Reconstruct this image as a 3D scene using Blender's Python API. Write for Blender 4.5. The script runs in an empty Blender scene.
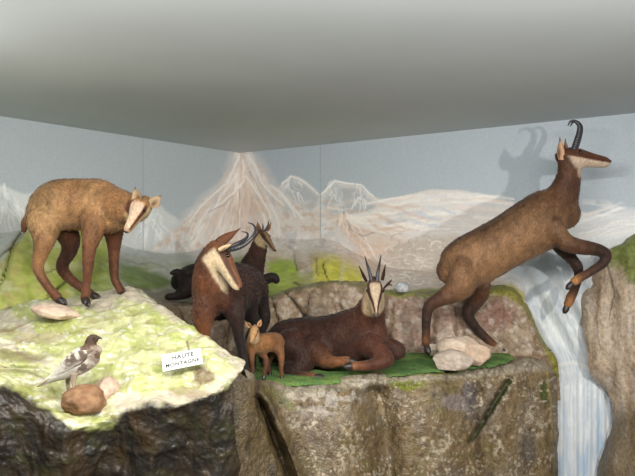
import bpy, bmesh, math, random
import numpy as np
from mathutils import Vector, Matrix
random.seed(7)
rng = np.random.default_rng(11)
F, CX, CY, CZ = 660.0, 317.5, 238.0, 1.5
CEIL = 0.773                      # ceiling above the lens
scene = bpy.context.scene
col = scene.collection

def P(u, v, Y):
    """measured position of a point standing Y metres in front of the lens"""
    return Vector(((u-CX)/F*Y, Y, CZ+(CY-v)/F*Y))

def lin(c):
    c = np.asarray(c, dtype=float)/255.0
    return np.where(c <= 0.04045, c/12.92, ((c+0.055)/1.055)**2.4)

# ------------------------------------------------------------------ noise
PERM = rng.random((64, 64, 64))
def vnoise(p):
    """smooth value noise, p (...,3) -> 0..1"""
    p = np.asarray(p, dtype=float)
    i = np.floor(p).astype(int); f = p-i
    f = f*f*(3-2*f); i &= 63; j = (i+1) & 63
    x0, y0, z0 = i[..., 0], i[..., 1], i[..., 2]; x1, y1, z1 = j[..., 0], j[..., 1], j[..., 2]
    fx, fy, fz = f[..., 0], f[..., 1], f[..., 2]
    a = PERM[x0, y0, z0]*(1-fx)+PERM[x1, y0, z0]*fx
    b = PERM[x0, y1, z0]*(1-fx)+PERM[x1, y1, z0]*fx
    c = PERM[x0, y0, z1]*(1-fx)+PERM[x1, y0, z1]*fx
    d = PERM[x0, y1, z1]*(1-fx)+PERM[x1, y1, z1]*fx
    return (a*(1-fy)+b*fy)*(1-fz)+(c*(1-fy)+d*fy)*fz
def fbm(p, octv=4, off=0.0):
    p = np.asarray(p, dtype=float)+off; s = 0; a = 1; t = 0
    for k in range(octv):
        s = s+a*vnoise(p); t += a; a *= 0.5; p = p*2.03+7.1
    return s/t
def ridged(p, octv=4, off=0.0):
    p = np.asarray(p, dtype=float)+off; s = 0; a = 1; t = 0
    for k in range(octv):
        s = s+a*(1-np.abs(2*vnoise(p)-1)); t += a; a *= 0.5; p = p*2.07+3.7
    return s/t
def sstep(a, b, x):
    t = np.clip((x-a)/(b-a+1e-12), 0, 1); return t*t*(3-2*t)

# ------------------------------------------------------------------ materials
def new_mat(name):
    m = bpy.data.materials.new(name); m.use_nodes = True
    nt = m.node_tree; b = nt.nodes['Principled BSDF']; return m, nt, b
def painted(name, rough=0.6, spec=0.3, vs=30.0, va=0.25, bs=60.0, bstr=0.3, bdist=0.01, stretch=(1, 1, 1), sheen=0.0):
    m, nt, b = new_mat(name)
    N = nt.nodes.new; L = nt.links.new
    at = N('ShaderNodeAttribute'); at.attribute_name = 'Col'
    tc = N('ShaderNodeTexCoord'); mp = N('ShaderNodeMapping'); mp.inputs['Scale'].default_value = stretch
    L(tc.outputs['Object'], mp.inputs['Vector'])
    n1 = N('ShaderNodeTexNoise'); n1.inputs['Scale'].default_value = vs; n1.inputs['Detail'].default_value = 6
    L(mp.outputs[0], n1.inputs['Vector'])
    mr = N('ShaderNodeMapRange'); mr.inputs['From Min'].default_value = 0.3; mr.inputs['From Max'].default_value = 0.7
    mr.inputs['To Min'].default_value = 1-va; mr.inputs['To Max'].default_value = 1+va
    L(n1.outputs['Fac'], mr.inputs['Value'])
    vm = N('ShaderNodeVectorMath'); vm.operation = 'SCALE'
    L(at.outputs['Color'], vm.inputs[0]); L(mr.outputs[0], vm.inputs['Scale'])
    L(vm.outputs[0], b.inputs['Base Color'])
    n2 = N('ShaderNodeTexNoise'); n2.inputs['Scale'].default_value = bs; n2.inputs['Detail'].default_value = 5
    L(mp.outputs[0], n2.inputs['Vector'])
    bp = N('ShaderNodeBump'); bp.inputs['Strength'].default_value = bstr; bp.inputs['Distance'].default_value = bdist
    L(n2.outputs['Fac'], bp.inputs['Height']); L(bp.outputs[0], b.inputs['Normal'])
    b.inputs['Roughness'].default_value = rough
    b.inputs['Specular IOR Level'].default_value = spec
    if sheen:
        b.inputs['Sheen Weight'].default_value = sheen; b.inputs['Sheen Roughness'].default_value = 0.5
    return m
def flat(name, c, rough=0.5, spec=0.4, vs=40, va=0.1, bstr=0.1):
    m, nt, b = new_mat(name)
    N = nt.nodes.new; L = nt.links.new
    tc = N('ShaderNodeTexCoord'); n1 = N('ShaderNodeTexNoise'); n1.inputs['Scale'].default_value = vs; n1.inputs['Detail'].default_value = 4
    L(tc.outputs['Object'], n1.inputs['Vector'])
    cr = N('ShaderNodeValToRGB'); c = lin(c)
    cr.color_ramp.elements[0].position = 0.3; cr.color_ramp.elements[1].position = 0.7
    cr.color_ramp.elements[0].color = (*(c*(1-va)), 1); cr.color_ramp.elements[1].color = (*np.minimum(c*(1+va), 1), 1)
    L(n1.outputs['Fac'], cr.inputs[0]); L(cr.outputs[0], b.inputs['Base Color'])
    bp = N('ShaderNodeBump'); bp.inputs['Strength'].default_value = bstr; bp.inputs['Distance'].default_value = 0.003
    L(n1.outputs['Fac'], bp.inputs['Height']); L(bp.outputs[0], b.inputs['Normal'])
    b.inputs['Roughness'].default_value = rough; b.inputs['Specular IOR Level'].default_value = spec
    return m
M_MURAL = painted('mural_paint', 0.75, 0.12, 60, 0.05, 120, 0.12, 0.002)
M_ROCK = painted('painted_rock', 0.42, 0.5, 45, 0.30, 110, 0.8, 0.009)
M_PALE = painted('pale_painted_rock', 0.42, 0.5, 26, 0.14, 50, 0.55, 0.011)
M_HILL = painted('painted_hill', 0.62, 0.2, 22, 0.13, 45, 0.45, 0.009)
M_WATER = painted('painted_water', 0.42, 0.4, 26, 0.06, 30, 0.35, 0.008, (3, 3, 0.5))
M_STONE = painted('stone', 0.7, 0.25, 35, 0.18, 70, 0.6, 0.006)
M_TURF = painted('turf', 0.9, 0.1, 90, 0.35, 300, 0.9, 0.006)
M_FUR = painted('fur', 0.6, 0.22, 110, 0.28, 190, 0.45, 0.004, (1, 1, 0.55), 0.1)
M_HAIR = painted('coat_hair', 0.6, 0.2, 60, 0.1, 60, 0.0, 0.001)
M_FEATHER = painted('feather', 0.7, 0.2, 90, 0.15, 160, 0.5, 0.003)
M_HORN = flat('horn', (44, 43, 46), 0.38, 0.5, 120, 0.35, 0.5)
M_HOOF = flat('hoof', (36, 28, 24), 0.45, 0.5, 80, 0.3, 0.3)
M_EYE = flat('eye_glass', (14, 8, 5), 0.08, 0.8, 10, 0.05, 0.0)
M_NOSE = flat('nose_skin', (40, 26, 20), 0.4, 0.4, 120, 0.3, 0.3)
M_CEIL = flat('ceiling_paint', (192, 198, 201), 0.8, 0.2, 3, 0.02, 0.05)
M_FLOOR = flat('floor_paint', (110, 105, 98), 0.6, 0.3, 6, 0.08, 0.05)
TONE = {'fur': .50, 'coat_hair': .53, 'painted_rock': .60, 'pale_painted_rock': .66, 'painted_hill': 1.0, 'stone': .78, 'turf': .85, 'feather': .72}   # how deep each paint or coat is
M_CARD = flat('card_stock', (226, 230, 226), 0.6, 0.2, 30, 0.02, 0.05)
M_INK = flat('ink', (70, 70, 72), 0.6, 0.2, 30, 0.05, 0.0)
M_TWIG = flat('bark', (52, 34, 24), 0.7, 0.2, 80, 0.3, 0.3)
M_SEAM = flat('panel_seam', (172, 180, 186), 0.8, 0.1, 30, 0.05, 0.0)  # even colour of the panel joint strips

# ------------------------------------------------------------------ objects
def mesh_obj(name, verts, faces, mat, parent=None, colors=None, smooth=True, origin=None):
    """verts in world coordinates; children are stored relative to their parent's base"""
    verts = np.asarray(verts, dtype=float)
    if parent is not None:
        o0 = world_loc(parent)
    else:
        o0 = np.array(origin if origin is not None else (0, 0, 0), dtype=float)
    me = bpy.data.meshes.new(name)
    me.from_pydata((verts-o0).tolist(), [], faces)
    me.update()
    if colors is not None:
        a = me.attributes.new('Col', 'FLOAT_COLOR', 'POINT')
        c = np.ones((len(verts), 4)); c[:, :3] = np.clip(np.asarray(colors)*TONE.get(mat.name, 1.0), 0, 1)
        a.data.foreach_set('color', c.ravel())
    if smooth:
        me.polygons.foreach_set('use_smooth', [True]*len(me.polygons))
    me.materials.append(mat)
    o = bpy.data.objects.new(name, me); col.objects.link(o)
    if parent is not None:
        o.parent = parent
    else:
        o.location = o0.tolist()
    return o
def world_loc(o):
    p = np.zeros(3)
    while o is not None:
        p += np.array(o.location); o = o.parent
    return p
def tag(o, label=None, cat=None, group=None, kind=None):
    if label: o['label'] = label
    if cat: o['category'] = cat
    if group: o['group'] = group
    if kind: o['kind'] = kind
    return o
def empty(name, loc, label, cat, group=None):
    o = bpy.data.objects.new(name, None); o.empty_display_size = 0.05
    col.objects.link(o); o.location = loc
    return tag(o, label, cat, group)

def catmull(pts, n):
    """pts (k,d) -> resampled (m,d), n per span"""
    pts = np.asarray(pts, dtype=float)
    q = np.vstack([2*pts[0]-pts[1], pts, 2*pts[-1]-pts[-2]])
    out = []
    for i in range(1, len(q)-2):
        for k in range(n):
            t = k/n
            a, b, c, d = q[i-1], q[i], q[i+1], q[i+2]
            out.append(0.5*((2*b)+(-a+c)*t+(2*a-5*b+4*c-d)*t*t+(-a+3*b-3*c+d)*t**3))
    out.append(q[-2]); return np.array(out)

def grid_faces(nr, nc):
    return [(r*nc+c, r*nc+c+1, (r+1)*nc+c+1, (r+1)*nc+c) for r in range(nr-1) for c in range(nc-1)]

# ---- painting helpers: U, V are drawing coordinates on the painted surface
class Paint:
    def __init__(s, U, V, base):
        s.U, s.V = U.ravel().astype(float), V.ravel().astype(float)
        s.gain = 1.0; s.c = np.tile(lin(base), (len(s.U), 1))
        s.q = np.stack([s.U, s.V, 0*s.U], 1)
    def noise(s, su, sv, off=0, octv=3):
        return fbm(np.stack([s.U/su, s.V/sv, 0*s.U+off], 1), octv, off*1.37)
    def mix(s, c, m):
        m = np.clip(m, 0, 1)[:, None]; s.c = s.c*(1-m)+lin(c)*m
    def poly(s, pts, c, a=1.0, soft=1.5, wob=2.0, off=0.0):
        m = s.polymask(pts, soft, wob, off)*a; s.mix(c, m); return m
    def polymask(s, pts, soft=1.5, wob=2.0, off=0.0):
        w = (s.noise(9, 9, off+3.3, 3)-0.5)*2*wob; w2 = (s.noise(9, 9, off+9.1, 3)-0.5)*2*wob
        x, y = s.U+w, s.V+w2
        n = len(pts); d = np.full(len(x), 1e9); ins = np.zeros(len(x), bool)
        for i in range(n):
            ax, ay = pts[i]; bx, by = pts[(i+1) % n]
            ex, ey = bx-ax, by-ay
            t = np.clip(((x-ax)*ex+(y-ay)*ey)/(ex*ex+ey*ey+1e-9), 0, 1)
            d = np.minimum(d, np.hypot(x-ax-t*ex, y-ay-t*ey))
            cond = ((ay > y) != (by > y)) & (x < (bx-ax)*(y-ay)/(by-ay+1e-12)+ax)
            ins ^= cond
        sd = np.where(ins, d, -d)
        return sstep(-soft, soft, sd)
    def stroke(s, pts, w, c, a=1.0, soft=0.7, wob=1.0, off=0.0):
        pts = np.asarray(pts, float)
        x0, y0 = pts.min(0)-w*2-4; x1, y1 = pts.max(0)+w*2+4
        k = np.where((s.U > x0) & (s.U < x1) & (s.V > y0) & (s.V < y1))[0]
        if len(k) == 0: return
        x, y = s.U[k], s.V[k]
        if wob:
            q = np.stack([x/7, y/7, 0*x+off], 1)
            x = x+(vnoise(q)-0.5)*2*wob; y = y+(vnoise(q+31.7)-0.5)*2*wob
        d = np.full(len(x), 1e9); n = len(pts)-1
        for i in range(n):
            ax, ay = pts[i]; bx, by = pts[i+1]; ex, ey = bx-ax, by-ay
            t = np.clip(((x-ax)*ex+(y-ay)*ey)/(ex*ex+ey*ey+1e-9), 0, 1)
            taper = 1-0.5*(i+t)/n
            d = np.minimum(d, np.hypot(x-ax-t*ex, y-ay-t*ey)/taper)
        m = (1-sstep(w*(1-soft*0.6), w*(1+soft*0.6), d))*a
        m = m[:, None]; s.c[k] = s.c[k]*(1-m)+lin(c)*s.gain*m
    def blotch(s, u, v, ru, rv, c, a=1.0, off=0.0, wob=0.5):
        d = np.hypot((s.U-u)/ru, (s.V-v)/rv)+(s.noise(ru*0.5+2, rv*0.5+2, off, 3)-0.5)*2*wob
        s.mix(c, (1-sstep(0.6, 1.1, d))*a)

# ------------------------------------------------------------------ room shell
def right_wall_Y(u): return CEIL*F/(CY-(153-0.1013*(u-240)))*1.0
def left_wall_Y(u): return CEIL*F/(CY-(153-0.1542*(240-u)))
Yc = CEIL*F/85.0
corner = np.array([(240-CX)/F*Yc, Yc, 0])
dl = np.array([P(0, 238, left_wall_Y(0))[0], left_wall_Y(0), 0])-corner; dl /= np.linalg.norm(dl)
dr = np.array([P(635, 238, CEIL*F/125.0)[0], CEIL*F/125.0, 0])-corner; dr /= np.linalg.norm(dr)

def wall_grid(name, d, length, paint, detailed):
    step = 0.0065
    n = int(detailed/step)+1
    ss = np.concatenate([np.arange(n)*step, np.linspace(detailed+0.05, length, 8)])
    zz = np.concatenate([np.linspace(0, 0.85, 6), np.arange(0.9, CZ+CEIL+0.004, step), [CZ+CEIL+0.02]])
    S, Z = np.meshgrid(ss, zz)
    X = corner[0]+d[0]*S; Y = corner[1]+d[1]*S
    U = CX+F*X/np.maximum(Y, 0.4); V = CY-F*(Z-CZ)/np.maximum(Y, 0.4)
    c = paint(U, V)
    return tag(mesh_obj(name, np.stack([X.ravel(), Y.ravel(), Z.ravel()], 1), grid_faces(len(zz), len(ss)), M_MURAL, colors=c), kind='structure')

def up(c): return c
PEACH, WHITE, PINKG, GREYB = (215, 200, 190), (222, 222, 220), (196, 178, 170), (172, 180, 190)
def ray_strokes(p, peak, ends, n, cols, w=(0.5, 1.4), a=(0.2, 0.6), spread=6, start=(0, .5)):
    for k in range(n):
        t = random.random()*(len(ends)-1); i = min(int(t), len(ends)-2); f = t-i
        ex = ends[i][0]*(1-f)+ends[i+1][0]*f+random.uniform(-spread, spread); ey = ends[i][1]*(1-f)+ends[i+1][1]*f+random.uniform(-spread, spread)
        t0 = random.uniform(*start); t1 = t0+random.uniform(0.15, 0.5)
        b = random.uniform(-5, 5)
        pts = []
        for q in np.linspace(t0, min(t1, 1.05), 5):
            pts.append((peak[0]+(ex-peak[0])*q+b*math.sin(q*6), peak[1]+(ey-peak[1])*q+b*0.4*math.cos(q*9)))
        p.stroke(pts, random.uniform(*w), random.choice(cols), random.uniform(*a), 0.8, 1.2, k*0.7)

def paint_right(U, V):
    p = Paint(U, V, (186, 196, 204))
    p.mix((178, 189, 199), p.noise(60, 30, 2.2, 3)*0.5)
    p.gain = 1.34
    # distant range
    p.poly([(262, 330), (262, 196), (275, 190), (284, 181), (291, 175), (300, 177), (307, 182), (320, 194), (328, 187), (335, 181), (347, 183), (360, 184),
            (373, 196), (386, 201), (400, 197), (426, 190), (454, 190), (480, 193), (504, 201), (530, 206), (560, 209), (600, 214), (640, 212), (800, 205), (800, 400), (262, 400)],
           (224, 222, 220), 0.95, 1.3, 1.2)
    # blue-grey flanks of the far peaks
    p.poly([(278, 196), (291, 181), (305, 186), (318, 198), (312, 212), (280, 212)], (176, 182, 188), 0.65, 3, 3, 1)
    p.poly([(322, 204), (335, 186), (358, 188), (371, 200), (376, 212), (330, 214)], (172, 178, 182), 0.7, 3, 3, 2)
    for a, b in (((291, 175), [(275, 205), (318, 210)]), ((335, 181), [(318, 212), (350, 222)]), ((360, 184), [(345, 215), (392, 214)])):
        ray_strokes(p, a, b, 26, [WHITE, (190, 195, 200), (225, 222, 220), (166, 172, 180)], (0.4, 1.1), (0.3, 0.7), 3, (0, .6))
    p.stroke([(282, 184), (291, 176), (304, 181), (318, 194)], 0.9, (228, 228, 226), .8)
    p.stroke([(322, 194), (335, 181), (348, 183), (360, 184), (374, 197)], 0.9, (228, 228, 226), .8)
    # broad snowy dome on the right
    p.poly([(345, 230), (372, 210), (392, 201), (410, 195), (430, 191), (460, 191), (490, 196), (520, 205), (530, 250), (360, 262)], (230, 225, 221), 0.9, 2.5, 2, 4)
    for k in range(60):
        v0 = random.uniform(192, 245); u0 = random.uniform(360, 480); L = random.uniform(25, 70); s = -0.25+0.3*(u0-370)/110
        c = random.choice([(224, 220, 216), (222, 210, 202), (196, 198, 204), (226, 224, 222), (216, 204, 194)])
        v0 = max(v0, 196+.002*(u0-430)**2); p.stroke([(u0+q*L, v0+q*L*s+4*q*q) for q in np.linspace(0, 1, 5)], random.uniform(0.6, 2.2), c, random.uniform(.25, .6), .9, 1.5, k)
    for (a, b) in (((388, 222), (436, 226)), ((425, 208), (455, 214)), ((400, 214), (440, 220))):
        p.stroke([a, ((a[0]+b[0])/2, (a[1]+b[1])/2-3), b], 2.6, (172, 180, 194), .6, 1, 1.5)
    p.mix((236, 234, 230), sstep(.52, .66, p.noise(18, 7, 71, 4))*sstep(196, 206, p.V)*(1-sstep(236, 250, p.V))*.6)
    # brownish-pink foothills
    p.poly([(240, 218), (280, 210), (318, 213), (345, 222), (372, 232), (420, 240), (450, 235), (520, 240), (520, 400), (240, 400)], (218, 204, 192), 0.8, 5, 4, 6)
    for k in range(110):
        u0 = random.uniform(245, 400); v0 = random.uniform(205, 262); L = random.uniform(15, 45)
        s = random.choice([0.1, 0.45, 0.25, 0.05, 0.7] if u0 > 320 else [-0.35, 0.45, 0.25, -0.15, 0.6])
        c = random.choice([(216, 208, 200), (184, 158, 142), (206, 186, 172), (226, 218, 210), (170, 160, 156), (196, 166, 146)])
        p.stroke([(u0+q*L, v0+q*L*s+1.0*math.sin(q*5)) for q in np.linspace(0, 1, 5)], random.uniform(0.7, 2.4), c, random.uniform(.2, .5), 1.0, 1.5, k*1.3)
    p.poly([(343, 214), (352, 232), (372, 252), (392, 276), (330, 276), (328, 250)], (214, 192, 176), .6, 3, 3, 8)
    p.stroke([(343, 214), (336, 236), (328, 262)], 1.5, (222, 212, 202), .7)
    p.stroke([(343, 212), (352, 230), (362, 236), (374, 233)], 1.0, (134, 124, 120), .7)
    ray_strokes(p, (342, 214), [(318, 262), (392, 268)], 40, [(222, 212, 204), (176, 150, 134), (206, 184, 168)], (0.4, 1.2), (0.3, .6), 3, (0, .7))
    # pale scumbled rocks by the rump
    for k in range(120):
        u0 = random.uniform(388, 450); v0 = random.uniform(238, 285); r = random.uniform(3, 9); a0 = random.uniform(0, 6.28)
        c = random.choice([(226, 220, 212), (196, 182, 170), (212, 202, 192), (176, 164, 152)])
        p.stroke([(u0+r*math.cos(a0+q*2.4), v0+r*.6*math.sin(a0+q*2.4)) for q in np.linspace(0, 1, 6)], random.uniform(0.4, 1.1), c, random.uniform(.4, .8), .8, 1, k)
    # far right slopes behind the jumper
    p.poly([(500, 214), (560, 212), (600, 216), (640, 214), (800, 205), (800, 300), (500, 300)], (224, 225, 224), .8, 3, 2, 9)
    for k in range(60):
        u0 = random.uniform(540, 640); v0 = random.uniform(214, 262); L = random.uniform(18, 50)
        c = random.choice([(224, 224, 222), (186, 190, 196), (200, 202, 206), (212, 206, 200)])
        p.stroke([(u0, v0), (u0+L*.5, v0-L*.12), (u0+L, v0-L*.34)], random.uniform(.6, 2), c, random.uniform(.3, .6), .9, 1.2, k)
    p.poly([(520, 246), (600, 240), (650, 232), (650, 330), (500, 330)], (190, 196, 200), .6, 8, 4, 10)
    peak_layer(p)
    return p.c

def peak_layer(p):
    m = [(236, 150), (250, 150), (257, 165), (262, 175), (269, 186), (280, 191), (300, 205), (330, 222), (350, 250), (150, 250), (180, 226), (190, 214), (200, 202), (213, 194), (226, 182), (233, 165)]
    p.poly([(236, 158), (228, 176), (210, 187), (198, 197), (188, 216), (170, 228), (200, 240), (240, 200)], (206, 210, 214), .8, 2.5, 2, 20)
    p.poly([(x+(-7 if x < 240 else 9), y+3) for x, y in m], (216, 216, 216), .7, 5, 6, 24)
    p.poly(m, (226, 218, 211), .95, 2.2, 3.5, 21)
    p.mix((232, 230, 228), p.polymask(m, 2, 2)*sstep(.48, .62, p.noise(7, 13, 61, 4))*.8)
    p.mix((246, 242, 238), p.polymask(m, 3, 3)*(1-sstep(165, 205, p.V+(p.noise(8, 8, 64, 3)-.5)*40))*.8)
    p.mix((206, 182, 164), p.polymask(m, 4, 3)*sstep(.5, .66, p.noise(10, 7, 66, 4))*sstep(185, 215, p.V)*.7)
    p.mix((190, 194, 200), p.polymask(m, 4, 3)*sstep(.54, .68, p.noise(6, 12, 69, 4))*.5)
    p.poly([(232, 178), (243, 172), (256, 180), (268, 200), (262, 212), (222, 212), (218, 200)], (226, 206, 190), .6, 4, 3, 22)
    p.poly([(236, 196), (250, 192), (262, 200), (270, 214), (216, 222), (222, 206)], (208, 186, 168), .5, 4, 4, 23)
    ray_strokes(p, (243, 152), [(186, 236), (215, 240), (250, 245), (300, 215)], 230, [(224, 220, 216), (214, 198, 186), (196, 182, 172), (228, 226, 224), (186, 184, 184), (206, 184, 168)], (0.6, 2.2), (0.2, .5), 5, (0, .85))
    for pts in ([(239, 156), (232, 172), (226, 184), (212, 196), (200, 208), (190, 222)], [(248, 156), (256, 168), (262, 182), (272, 194), (284, 206)],
                [(243, 160), (244, 178), (238, 194), (240, 214)], [(239, 186), (228, 198), (214, 208)], [(246, 176), (256, 192), (266, 206), (272, 218)]):
        p.stroke(pts, 1.2, (228, 226, 224), .7)
    for pts in ([(250, 172), (258, 186), (266, 202)], [(240, 190), (239, 206), (238, 224)], [(232, 196), (222, 206), (208, 212)]):
        p.stroke(pts, 0.9, (160, 148, 144), .6)

def paint_left(U, V):
    p = Paint(U, V, (186, 195, 200))
    p.mix((178, 188, 195), p.noise(60, 30, 5.2, 3)*0.5)
    p.gain = 1.32
    p.poly([(-150, 180), (-20, 186), (0, 185), (10, 190), (27, 194), (46, 186), (80, 192), (110, 205), (128, 214), (142, 206), (150, 200), (160, 205), (170, 214), (180, 222), (192, 212), (204, 205), (244, 205), (244, 400), (-150, 400)],
           (222, 225, 224), .9, 2, 2, 30)
    p.poly([(-150, 205), (0, 200), (30, 214), (60, 214), (90, 230), (90, 290), (-150, 290)], (220, 222, 220), .7, 6, 5, 31)
    for pk, en in (((4, 186), [(-30, 240), (45, 232)]), ((46, 187), [(10, 240), (90, 250)]), ((152, 202), [(128, 250), (176, 250)]), ((205, 205), [(180, 250), (225, 250)])):
        ray_strokes(p, pk, en, 60, [(220, 222, 222), (176, 184, 190), (206, 208, 208), (226, 226, 224)], (.5, 1.6), (.3, .6), 5, (0, .7))
    p.poly([(193, 224), (184, 236), (170, 250), (166, 258), (196, 258)], (212, 210, 206), .85, 2, 1.5, 32)
    p.stroke([(192, 226), (190, 240), (193, 256)], 1.4, (180, 160, 152), .5)
    p.poly([(120, 252), (150, 248), (178, 254), (200, 252), (215, 246), (215, 300), (100, 300)], (160, 166, 158), .7, 5, 4, 33)
    peak_layer(p)
    return p.c

wall_r = wall_grid('wall_right', dr, 5.2, paint_right, 3.2)
wall_l = wall_grid('wall_left', dl, 4.6, paint_left, 2.7)
# panel joints: slim raised joint strips on the two walls
def seam(name, d, u, wallY, off):
    Y = wallY(u); X = (u-CX)/F*Y
    n = np.array([-d[1], d[0], 0]) if off else np.array([d[1], -d[0], 0])
    if np.dot(n, -corner) < 0: n = -n
    vs = []
    for z in (0.0, CZ+CEIL):
        for a, b in ((-.0035, 0), (.0035, 0), (.0035, .0016), (-.0035, .0016)):
            vs.append(np.array([X, Y, z])+d*a+n*b)
    tag(mesh_obj(name, vs, [(0, 1, 5, 4), (1, 2, 6, 5), (2, 3, 7, 6), (3, 0, 4, 7)], M_SEAM, smooth=False), kind='structure')
seam('trim_1', dl, 143, left_wall_Y, 0)
seam('trim_2', dr, 320.5, right_wall_Y, 1)

def slab(name, z0, z1, mat):
    A = corner+dl*8.0; B = corner+dr*5.25; C = A+dr*5.25
    q = [corner-dl*0.05-dr*0.05, B, C, A]
    vs = [(x[0], x[1], z0) for x in q]+[(x[0], x[1], z1) for x in q]
    tag(mesh_obj(name, vs, [(0, 1, 2, 3), (7, 6, 5, 4), (0, 4, 5, 1), (1, 5, 6, 2), (2, 6, 7, 3), (3, 7, 4, 0)], mat, smooth=False), kind='structure')
slab('ceiling', CZ+CEIL, CZ+CEIL+0.05, M_CEIL)
slab('floor', -0.05, 0.0, M_FLOOR)

# ------------------------------------------------------------------ terrain patches
def patch(rows, n_r, n_c, wobble=0.0, wscale=8.0, fold=None, rid=0.0, seedo=0.0, fine=0.006, fade=None):
    """rows of (u,v,Y) measured points -> dense surface (verts, U, V, nr, nc)"""
    R = np.array(rows, float)
    a = np.array([catmull(r, n_c) for r in R])
    b = np.array([catmull(a[:, j, :], n_r) for j in range(a.shape[1])]).transpose(1, 0, 2)
    U, V, Y = b[..., 0], b[..., 1], b[..., 2]
    if fold is not None: Y = Y+fold(U, V)
    X = (U-CX)/F*Y; Z = CZ+(CY-V)/F*Y
    W = np.stack([X, Y, Z], -1)
    du = np.gradient(W, axis=1); dv = np.gradient(W, axis=0)
    n = np.cross(du, dv); n /= np.linalg.norm(n, axis=-1, keepdims=True)+1e-9
    flip = np.sum(n*(-W+np.array([0, 0, CZ+1.0])), -1, keepdims=True) < 0
    n = np.where(flip, -n, n)
    h = wobble*(fbm(W*wscale, 4, seedo)-0.5)*2+rid*(ridged(W*wscale*1.4, 4, seedo+5)-0.6)+fine*(fbm(W*55, 3, seedo+3)-.5)*2
    if fade is not None: h = h*fade(U, V)
    W = W+n*h[..., None]
    return W, U, V
def patch_obj(name, W, U, V, paint, mat, label, cat):
    nr, nc = U.shape
    c = paint(U, V, W)
    vs = W.reshape(-1, 3)
    o0 = (float(vs[:, 0].mean()), float(vs[:, 1].mean()), 0.0)
    return tag(mesh_obj(name, vs, grid_faces(nr, nc), mat, colors=c, origin=o0), label, cat)

# -- left rock mound
M1 = [
 # u: -90 .. 245
 [(-90, 420, 3.75), (-20, 420, 3.72), (30, 418, 3.7), (70, 418, 3.7), (105, 416, 3.7), (135, 412, 3.65), (165, 410, 3.4), (200, 412, 3.15), (225, 410, 3.0), (250, 405, 2.98)],
 [(-90, 330, 3.62), (-20, 326, 3.6), (30, 318, 3.58), (70, 312, 3.56), (105, 306, 3.56), (135, 301, 3.5), (165, 322, 3.26), (197, 346, 3.06), (222, 364, 2.96), (247, 376, 2.93)],
 [(-90, 318, 3.5), (-20, 313, 3.48), (30, 304, 3.46), (70, 300, 3.44), (105, 296, 3.44), (134, 290, 3.40), (163, 309, 3.18), (194, 331, 3.0), (220, 349, 2.9), (245, 364, 2.86)],
 [(-90, 324, 3.34), (-20, 320, 3.3), (30, 309, 3.32), (70, 306, 3.3), (105, 303, 3.3), (134, 300, 3.22), (163, 318, 3.06), (192, 338, 2.92), (219, 352, 2.84), (244, 366, 2.81)],
 [(-90, 338, 3.1), (-20, 334, 3.08), (30, 330, 3.08), (70, 328, 3.08), (105, 326, 3.06), (134, 326, 3.0), (162, 338, 2.92), (190, 352, 2.84), (217, 358, 2.78), (243, 369, 2.77)],
 [(-90, 356, 2.88), (-20, 352, 2.88), (25, 350, 2.9), (65, 355, 2.88), (100, 356, 2.86), (132, 356, 2.82), (160, 362, 2.78), (188, 368, 2.74), (214, 368, 2.72), (240, 373, 2.74)],
 [(-90, 366, 2.72), (-20, 366, 2.72), (22, 376, 2.72), (60, 384, 2.74), (98, 384, 2.72), (130, 382, 2.70), (158, 384, 2.68), (186, 384, 2.67), (212, 378, 2.68), (236, 378, 2.72)],
 [(-90, 372, 2.60), (-20, 370, 2.60), (18, 384, 2.60), (54, 402, 2.62), (92, 410, 2.60), (128, 401, 2.62), (156, 399, 2.62), (184, 398, 2.62), (210, 390, 2.64), (233, 384, 2.71)],
 [(-90, 378, 2.52), (-20, 376, 2.52), (16, 391, 2.52), (50, 411, 2.52), (90, 424, 2.50), (127, 409, 2.57), (156, 407, 2.58), (183, 405, 2.58), (208, 398, 2.62), (231, 394, 2.71)],
 [(-90, 400, 2.46), (-20, 398, 2.46), (16, 412, 2.46), (50, 430, 2.47), (88, 437, 2.50), (127, 425, 2.58), (156, 422, 2.60), (184, 420, 2.61), (210, 418, 2.65), (232, 416, 2.74)],
 [(-90, 440, 2.43), (-20, 440, 2.43), (16, 446, 2.44), (50, 455, 2.48), (88, 458, 2.52), (127, 450, 2.60), (156, 448, 2.61), (186, 446, 2.63), (214, 446, 2.68), (236, 446, 2.77)],
 [(-90, 480, 2.42), (-20, 480, 2.42), (16, 482, 2.44), (50, 484, 2.48), (88, 484, 2.53), (127, 482, 2.60), (156, 482, 2.62), (186, 480, 2.64), (216, 480, 2.70), (240, 480, 2.80)],
 [(-90, 620, 2.40), (-20, 620, 2.40), (16, 620, 2.42), (50, 620, 2.46), (88, 620, 2.50), (127, 620, 2.58), (156, 620, 2.60), (186, 620, 2.62), (218, 620, 2.68), (244, 620, 2.80)],
]
def fold1(U, V):
    f = 0.035*np.sin(U*0.075+V*0.012+1)*sstep(395, 440, V)*(U > -1e9)
    f = f+0.045*np.exp(-((V-352)/4.5)**2)*np.exp(-((U-15)/38.)**2)
    f = f+0.05*np.exp(-((V-369-0.05*U)/4.)**2)*np.exp(-((U-8)/40.)**2)
    f = f+0.035*np.exp(-((V-327)/4.)**2)*np.exp(-((U-2)/26.)**2)
    return f
W, U, V = patch(M1, 22, 34, 0.026, 8, fold1, 0.020, 1.0, 0.004)
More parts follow.
